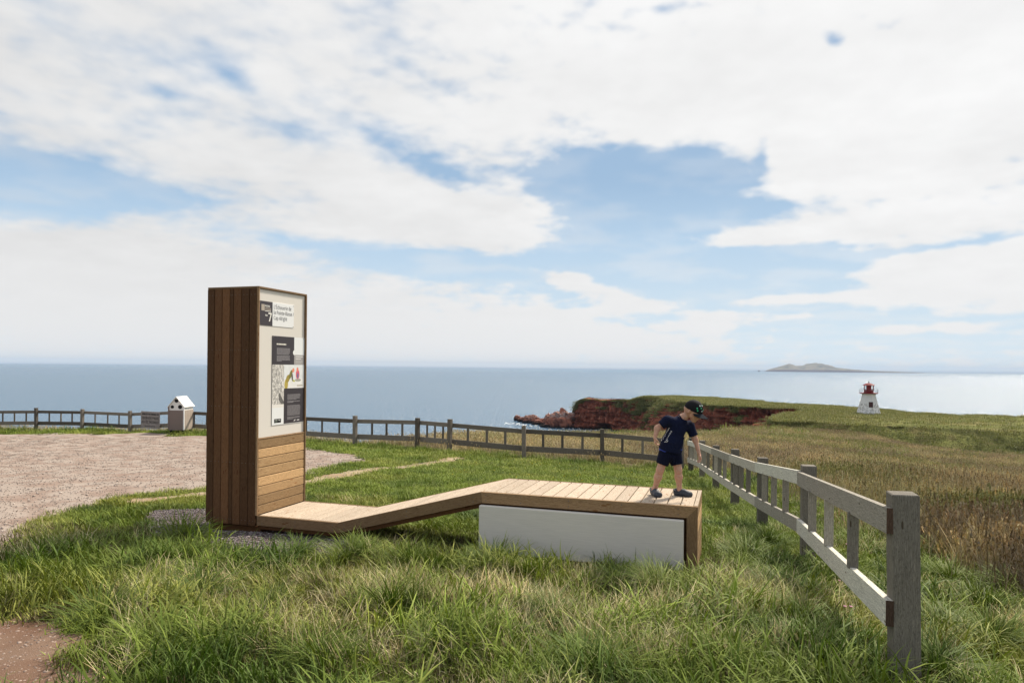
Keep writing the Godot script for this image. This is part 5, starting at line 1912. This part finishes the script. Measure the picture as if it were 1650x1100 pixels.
func sow_all() -> void:
	var straw_zone := noise(601, 0.55, 3)
	# --- rough grass in front of the bench and round it
	var cell := 0.16
	var d := 2.4
	while d < 11.0:
		var x := -0.80 * d - 1.5
		while x < 0.80 * d + 2.2:
			for rep in 3:
				var px := x + rng.randf() * cell
				var pd := d + rng.randf() * cell
				if bare(px + rng.randfn(0.0, 0.1), pd + rng.randfn(0.0, 0.1)) > 0 and (bare(px, pd) > 0 or rng.randf() < 0.5):
					continue
				if bare(px, pd) > 0 and rng.randf() < 0.85: continue
				var y := ground_y(px, pd)
				var inb := in_bench(px, pd, 0.03)
				var fs := fence_side(px, pd)
				var dr := dry(px, pd)
				var tone := grass_tone(px, pd)
				# short growth everywhere
				if not inb or (fs < 0 and rng.randf() < 0.35 and in_bench(px, pd, -0.1) and px > -3.2):
					var shaded_thatch := rng.randf() < 0.38 and fs < 0.0 and pd < 8.0
					sow("short%d" % (rng.randi() % 3), px, pd, y, rng.randf_range(0.8, 1.25), Vector3(0.15, 0.125, 0.06) if shaded_thatch else tone)  # dull brown dead blades, also painting the dark shade of the hollows
				if inb: continue
				var s := straw_zone.get_noise_2d(px, pd)
				var band := exp(-pow((pd - 5.15 - 0.25 * px) / 0.75, 2.0)) * sm(-2.2, -0.9, px)
				var dryness := clampf(0.22 + s * 1.1 + band * 0.6, 0.0, 1.0)
				var front := sm(9.2, 7.2, pd + (1.8 - px) * 0.0)      # long only before the bench
				var back := px * 0.306 + pd * 0.952 > 7.85 or pd > 8.9
				if back: front = 0.08
				if px < -4.2: front *= 0.4
				if fs > -0.2: front = 0.25 + 0.3 * sm(0.5, 2.5, fs)
				var edge := 0
				for q in [[0.25, 0.0], [-0.25, 0.0], [0.0, 0.25], [0.0, -0.25]]:
					if bare(px + q[0], pd + q[1]) > 0: edge += 1
				if edge: front *= 0.35
				if in_bench(px, pd, 0.34) and px > -1.0: front *= 0.12
				front *= 0.35 + 1.0 * sm(-0.35, 0.25, zone_a.get_noise_2d(px * 1.6 + 210.0, pd * 1.6))
				var r := rng.randf()
				if r < 0.46 * front * (1.0 - dryness * 0.6):
					sow("long%d" % (rng.randi() % 3), px, pd, y, rng.randf_range(0.6, 0.95) * (1.0 + 0.75 * sm(-0.05, 0.4, zone_a.get_noise_2d(px * 3.0 + 40.0, pd * 3.0))), tone.lerp(DEEP, 0.35 * (1.0 - dryness)))
				elif r < 0.46 * front + 0.30 * dryness * front:
					sow("dry%d" % (rng.randi() % 2), px, pd, y, rng.randf_range(0.6, 1.1), STRAW * rng.randf_range(0.75, 1.2))
				elif rng.randf() < 0.04:
					sow("leafy", px, pd, y, rng.randf_range(0.7, 1.3), GREEN.lerp(DEEP, rng.randf()))
				if dr > 0.25 and rng.randf() < dr * 0.5:
					sow("weed%d" % (rng.randi() % 3), px, pd, y, rng.randf_range(0.75, 1.25), field_colour(px, pd) * rng.randf_range(0.75, 1.2))
			x += cell
		d += cell
	# big tussocks that stand out
	for q in [[-0.28, 6.5], [-0.1, 6.42], [0.12, 6.33], [0.2, 6.2], [0.98, 6.02], [1.15, 5.95], [1.35, 5.9], [1.2, 5.75], [-0.35, 6.3], [-0.72, 6.46], [-1.04, 6.66], [-1.39, 6.87], [-2.16, 6.96], [-1.67, 6.74], [-2.94, 4.98], [-1.87, 5.13], [-2.47, 5.53], [-0.4, 4.4], [0.53, 4.19], [-2.41, 4.65], [-1.16, 4.24], [1.98, 6.35], [2.58, 7.51], [0.27, 5.06], [-0.92, 5.29],
			[4.58, 7.11], [4.11, 5.92], [3.49, 4.93], [3.3, 5.27], [4.94, 6.64], [6.02, 8.98], [2.32, 5.97], [3.42, 9.0], [1.95, 4.6], [2.2, 5.2], [2.75, 4.3], [-3.6, 7.6], [-3.2, 6.6]]:
		for k in 2:
			var px: float = q[0] + rng.randf_range(-0.09, 0.09)
			var pd: float = q[1] + rng.randf_range(-0.09, 0.09)
			sow("tussock%d" % (rng.randi() % 2), px, pd, ground_y(px, pd), rng.randf_range(0.75, 1.1) * (0.95 if pd > 5.6 and pd < 6.6 and px < 1.5 else 1.0), GREEN.lerp(DEEP, rng.randf_range(0.3, 1.0)))
	# straw lying in heaps
	for q in [[2.0, 5.6], [1.75, 5.05], [2.05, 4.65], [1.9, 4.25], [2.0, 6.1], [1.55, 4.5], [0.95, 5.2], [0.2, 5.35], [-0.5, 5.45], [-1.2, 5.65], [0.6, 4.85], [-0.9, 6.05], [-0.2, 5.75], [1.2, 5.3], [-1.7, 5.9], [0.9, 4.3]]:
		for k in 9:
			var px: float = q[0] + rng.randfn(0.0, 0.16)
			var pd: float = q[1] + rng.randfn(0.0, 0.13)
			sow("dry%d" % (rng.randi() % 2), px, pd, ground_y(px, pd) + 0.02, rng.randf_range(0.6, 1.05), STRAW * rng.randf_range(0.7, 1.25))
	# --- lawn out to the fences
	cell = 0.26
	d = 10.4
	while d < 37.0:
		var cs := cell * (d / 11.0)
		var x := -0.80 * d - 2.0
		while x < 7.0:
			for rep in 3:
				var px := x + rng.randf() * cs
				var pd := d + rng.randf() * cs
				if bare(px, pd) > 0 and not (bare(px, pd) == 1 and rng.randf() < 0.0): continue
				if behind_fence(px, pd) or fence_side(px, pd) > 0.4 and pd < 22.6: continue
				var sc := rng.randf_range(0.8, 1.2) * pow(pd / 10.0, 0.75)
				var tone := grass_tone(px, pd).lerp(GREEN * 1.15, 0.3) * 1.14
				sow("short%d" % (rng.randi() % 3), px, pd, ground_y(px, pd), sc, tone, 0.8)
				var clump := zone_a.get_noise_2d(px * 1.9 + 33.0, pd * 1.9)
				var nearf := behind_fence(px, pd + 1.3) or fence_side(px, pd) > -0.5
				if (clump > 0.3 and rng.randf() < 0.3) or (nearf and rng.randf() < 0.4):
					sow("long%d" % (rng.randi() % 3), px, pd, ground_y(px, pd), sc * 0.55, tone.lerp(DEEP, 0.4))
			x += cs
		d += cs
	# --- right of and behind the fences: green strip, then the dry field
	d = 10.0
	while d < 109.0:
		var cs := 0.30 + 0.0085 * d
		var x := -0.80 * d - 2.0
		while x < 0.82 * d + 3.0:
			var px := x + rng.randf() * cs
			var pd := d + rng.randf() * cs
			x += cs
			var past := behind_fence(px, pd)
			if not past and fence_side(px, pd) < 0.3: continue
			if pd > 24.0 and brink(px, pd) > 0.6: continue
			var dr := dry(px, pd)
			var y := land_y(px, pd)
			if rng.randf() < dr:
				var sc := rng.randf_range(0.8, 1.2) * (0.9 + pd * 0.011)
				var col := field_colour(px, pd) * rng.randf_range(1.0, 1.5)
				if px < 5.5 and pd < 40.0: col = col.lerp(STRAW, 0.4)
				elif pd < 22.0: col *= 0.92
				sow("weed%d" % (rng.randi() % 3), px, pd, y, sc, col, 0.62 if pd > 22.0 else 1.0)
			else:
				sow("short%d" % (rng.randi() % 3), px, pd, y, rng.randf_range(1.2, 1.8) * (pd / 12.0), grass_tone(px, pd))
				if rng.randf() < 0.3: sow("long%d" % (rng.randi() % 3), px, pd, y, rng.randf_range(0.6, 1.0), grass_tone(px, pd))
		d += cs
	# --- the headland
	for p in head_turf:
		for k in 2:
			var q: Vector3 = p + Vector3(rng.randf_range(-1.5, 1.5), 0, rng.randf_range(-1.5, 1.5))
			sow("turf", q.x, -q.z, q.y - 0.1, rng.randf_range(0.8, 1.3), Vector3(0.27, 0.28, 0.095).lerp(Vector3(0.36, 0.32, 0.145), rng.randf()) * rng.randf_range(0.85, 1.15))
	for p in head_slope:
		var q: Vector3 = p + Vector3(rng.randf_range(-1.0, 1.0), 0, rng.randf_range(-1.0, 1.0))
		sow("turf", q.x, -q.z, q.y - 0.1, rng.randf_range(0.6, 1.1), Vector3(0.19, 0.21, 0.07).lerp(Vector3(0.26, 0.23, 0.1), rng.randf()))

func build_growth() -> void:
	var g := mat("grass", Color.WHITE, 0.6, 0.25)
	g.vertex_color_use_as_albedo = true
	g.backlight_enabled = true
	g.backlight = Color(0.5, 0.55, 0.3)
	g.cull_mode = BaseMaterial3D.CULL_DISABLED
	var dr := mat("dry_growth", Color.WHITE, 0.8, 0.2)
	dr.vertex_color_use_as_albedo = true
	dr.backlight_enabled = true
	dr.backlight = Color(0.3, 0.3, 0.25)
	dr.cull_mode = BaseMaterial3D.CULL_DISABLED
	rng.seed = 99
	sow_all()
	rng.seed = 100
	for k in 3:
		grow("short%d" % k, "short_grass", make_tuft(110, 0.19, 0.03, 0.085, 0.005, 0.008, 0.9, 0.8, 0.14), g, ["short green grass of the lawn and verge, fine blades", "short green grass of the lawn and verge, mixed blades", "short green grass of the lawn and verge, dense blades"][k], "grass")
		grow("long%d" % k, "long_grass", make_tuft(54, 0.15, 0.10, 0.30, 0.006, 0.0115, 0.8, 1.7, 0.18), g, ["long arching green grass growing before the bench", "long drooping green grass growing before the bench", "long tangled green grass growing before the bench"][k], "grass")
		grow("weed%d" % k, "dry_weeds", make_tuft(70, 0.34, 0.16, 0.62, 0.004, 0.009, 0.35, 0.6, 0.0, false, 0.4), dr, ["dry brown weeds of the field beyond the fence", "dry brown weeds of the field beyond the fence, thin stalks", "dry brown weeds of the field beyond the fence, with seed heads"][k], "weeds")
	for k in 2:
		grow("dry%d" % k, "dry_grass", make_tuft(46, 0.17, 0.08, 0.30, 0.003, 0.006, 1.05, 0.7, 0.0), dr, ["straw-coloured dry grass among the green before the bench", "straw-coloured dry stalks lying among the green before the bench"][k], "grass")
		grow("tussock%d" % k, "grass_tussock", make_tuft(190, 0.14, 0.16, 0.40, 0.005, 0.009, 0.75, 1.5, 0.05, true), g, ["deep green grass tussocks along the foot of the bench", "deep green arching tussocks along the foot of the bench"][k], "grass")
	grow("leafy", "leafy_herbs", make_leafy(16), g, "broad-leaved green herbs scattered low in the grass", "plants")
	grow("turf", "headland_turf", make_tuft(110, 1.7, 0.2, 0.55, 0.05, 0.1, 0.9, 0.8, 0.0), g, "short wind-cropped turf covering the far headland", "grass")

func flower_mesh() -> ArrayMesh:
	var t := Tuft.new()
	t.blade(Vector3.ZERO, 0.09, 0.003, 0.0, 0.1, 0.2, Color(0.12, 0.2, 0.04), 3)
	for k in 9:
		t.blade(Vector3(0.012, 0.088, 0), 0.014, 0.008, TAU * k / 9.0, 0.9, 0.5, Color(1, 1, 1), 2)
	return t.commit()

func build_flowers() -> void:
	rng.seed = 31
	var n := 0
	while n < 90:
		var d := rng.randf_range(8.5, 21.0)
		var x := rng.randf_range(-1.5, 5.0)
		if fence_side(x, d) > -0.1 or in_bench(x, d, 0.1) or bare(x, d) > 0 or behind_fence(x, d): continue
		if zone_a.get_noise_2d(x * 1.2 + 15.0, d) < 0.0: continue
		sow("yellow", x, d, ground_y(x, d), rng.randf_range(0.8, 1.4), Vector3(0.85, 0.6, 0.03))
		n += 1
	for q in [[4.9, 7.6], [5.0, 7.75], [5.15, 7.6], [5.3, 7.95], [5.05, 7.4], [3.1, 6.3], [2.6, 5.3], [4.2, 8.4], [5.5, 8.1]]:
		for k in 2: sow("pink", q[0] + rng.randfn(0, 0.06), q[1] + rng.randfn(0, 0.06), ground_y(q[0], q[1]), rng.randf_range(1.2, 1.7), Vector3(0.6, 0.28, 0.42))
	var m := flower_mesh()
	grow("yellow", "yellow_flowers", m, M.grass, "tiny yellow flowers dotted over the lawn near the fence corner", "flowers")
	grow("pink", "clover_flowers", m, M.grass, "pink clover heads in the grass right of the near fence post", "flowers")

func build_stones() -> void:
	rng.seed = 7
	var st := rock_like()
	var mm := MultiMesh.new()
	mm.transform_format = MultiMesh.TRANSFORM_3D
	mm.use_colors = true
	mm.mesh = st
	var xf := []
	var cols := []
	while xf.size() < 26000:
		var d := 2.6 + pow(rng.randf(), 1.6) * 26.0
		var x := rng.randf_range(-0.82 * d - 1.0, 0.0)
		var k := bare(x, d)
		if k == 0: continue
		if k != 2 and rng.randf() < 0.25: continue
		var s := rng.randf_range(0.003, 0.009) * (1.0 + d * 0.03)
		if rng.randf() < 0.03: s *= 2.0
		xf.append(Transform3D(Basis(Vector3.UP, rng.randf_range(0, TAU)).scaled(Vector3(s, s * rng.randf_range(0.4, 0.8), s * rng.randf_range(0.7, 1.2))), Vector3(x, ground_y(x, d) + 0.002, -d)))
		var c := Vector3(0.46, 0.40, 0.36).lerp(Vector3(0.27, 0.22, 0.19), rng.randf())
		if k == 4: c = c.lerp(Vector3(0.2, 0.12, 0.085), 0.5)
		if k == 2: c = Vector3(0.26, 0.225, 0.225).lerp(Vector3(0.08, 0.07, 0.075), rng.randf())
		c *= rng.randf_range(0.7, 1.35)
		cols.append(Color(c.x, c.y, c.z))
	# the dark patch round the tower gets a dense cover
	for i in 9000:
		var x := rng.randf_range(-4.9, -1.6)
		var d := rng.randf_range(6.9, 9.8)
		if bare(x, d) != 2 or in_bench(x, d, -0.02): continue
		var s := rng.randf_range(0.007, 0.014)
		xf.append(Transform3D(Basis(Vector3.UP, rng.randf_range(0, TAU)).scaled(Vector3(s, s * 0.6, s)), Vector3(x, ground_y(x, d) + 0.003, -d)))
		var c := Vector3(0.27, 0.235, 0.235).lerp(Vector3(0.09, 0.075, 0.08), rng.randf()) * rng.randf_range(0.8, 1.2)
		cols.append(Color(c.x, c.y, c.z))
	mm.instance_count = xf.size()
	for i in xf.size():
		mm.set_instance_transform(i, xf[i])
		mm.set_instance_color(i, cols[i])
	var o := MultiMeshInstance3D.new()
	o.name = "gravel"
	o.multimesh = mm
	var m := mat("stone", Color.WHITE, 0.9, 0.2)
	m.vertex_color_use_as_albedo = true
	o.material_override = m
	add_child(o)
	tag(o, "loose gravel lying on the lot and round the tower", "gravel", "", "stuff")

func rock_like() -> ArrayMesh:
	var n := noise(701, 0.9, 2)
	return grid_mesh(8, 6, func(i: int, j: int):
		var a := TAU * i / 8.0
		var b := PI * (j / 5.0 - 0.5)
		var p := Vector3(cos(b) * cos(a), sin(b), cos(b) * sin(a))
		return [p * (1.0 + 0.45 * n.get_noise_3dv(p)), Color.WHITE], true)

func _ready() -> void:
	rng.seed = 4711
	set_camera_and_light()
	ground_materials()
	fill_heights()
	build_ground()
	build_sea()
	build_headland()
	build_island()
	print("land ", Time.get_ticks_msec())
	wood_materials()
	build_point()
	build_lighthouse()
	build_fences()
	build_bin()
	build_notice()
	build_bench()
	print("things ", Time.get_ticks_msec())
	build_child()
	print("child ", Time.get_ticks_msec())
	build_growth()
	build_flowers()
	build_stones()
	print("growth ", Time.get_ticks_msec())
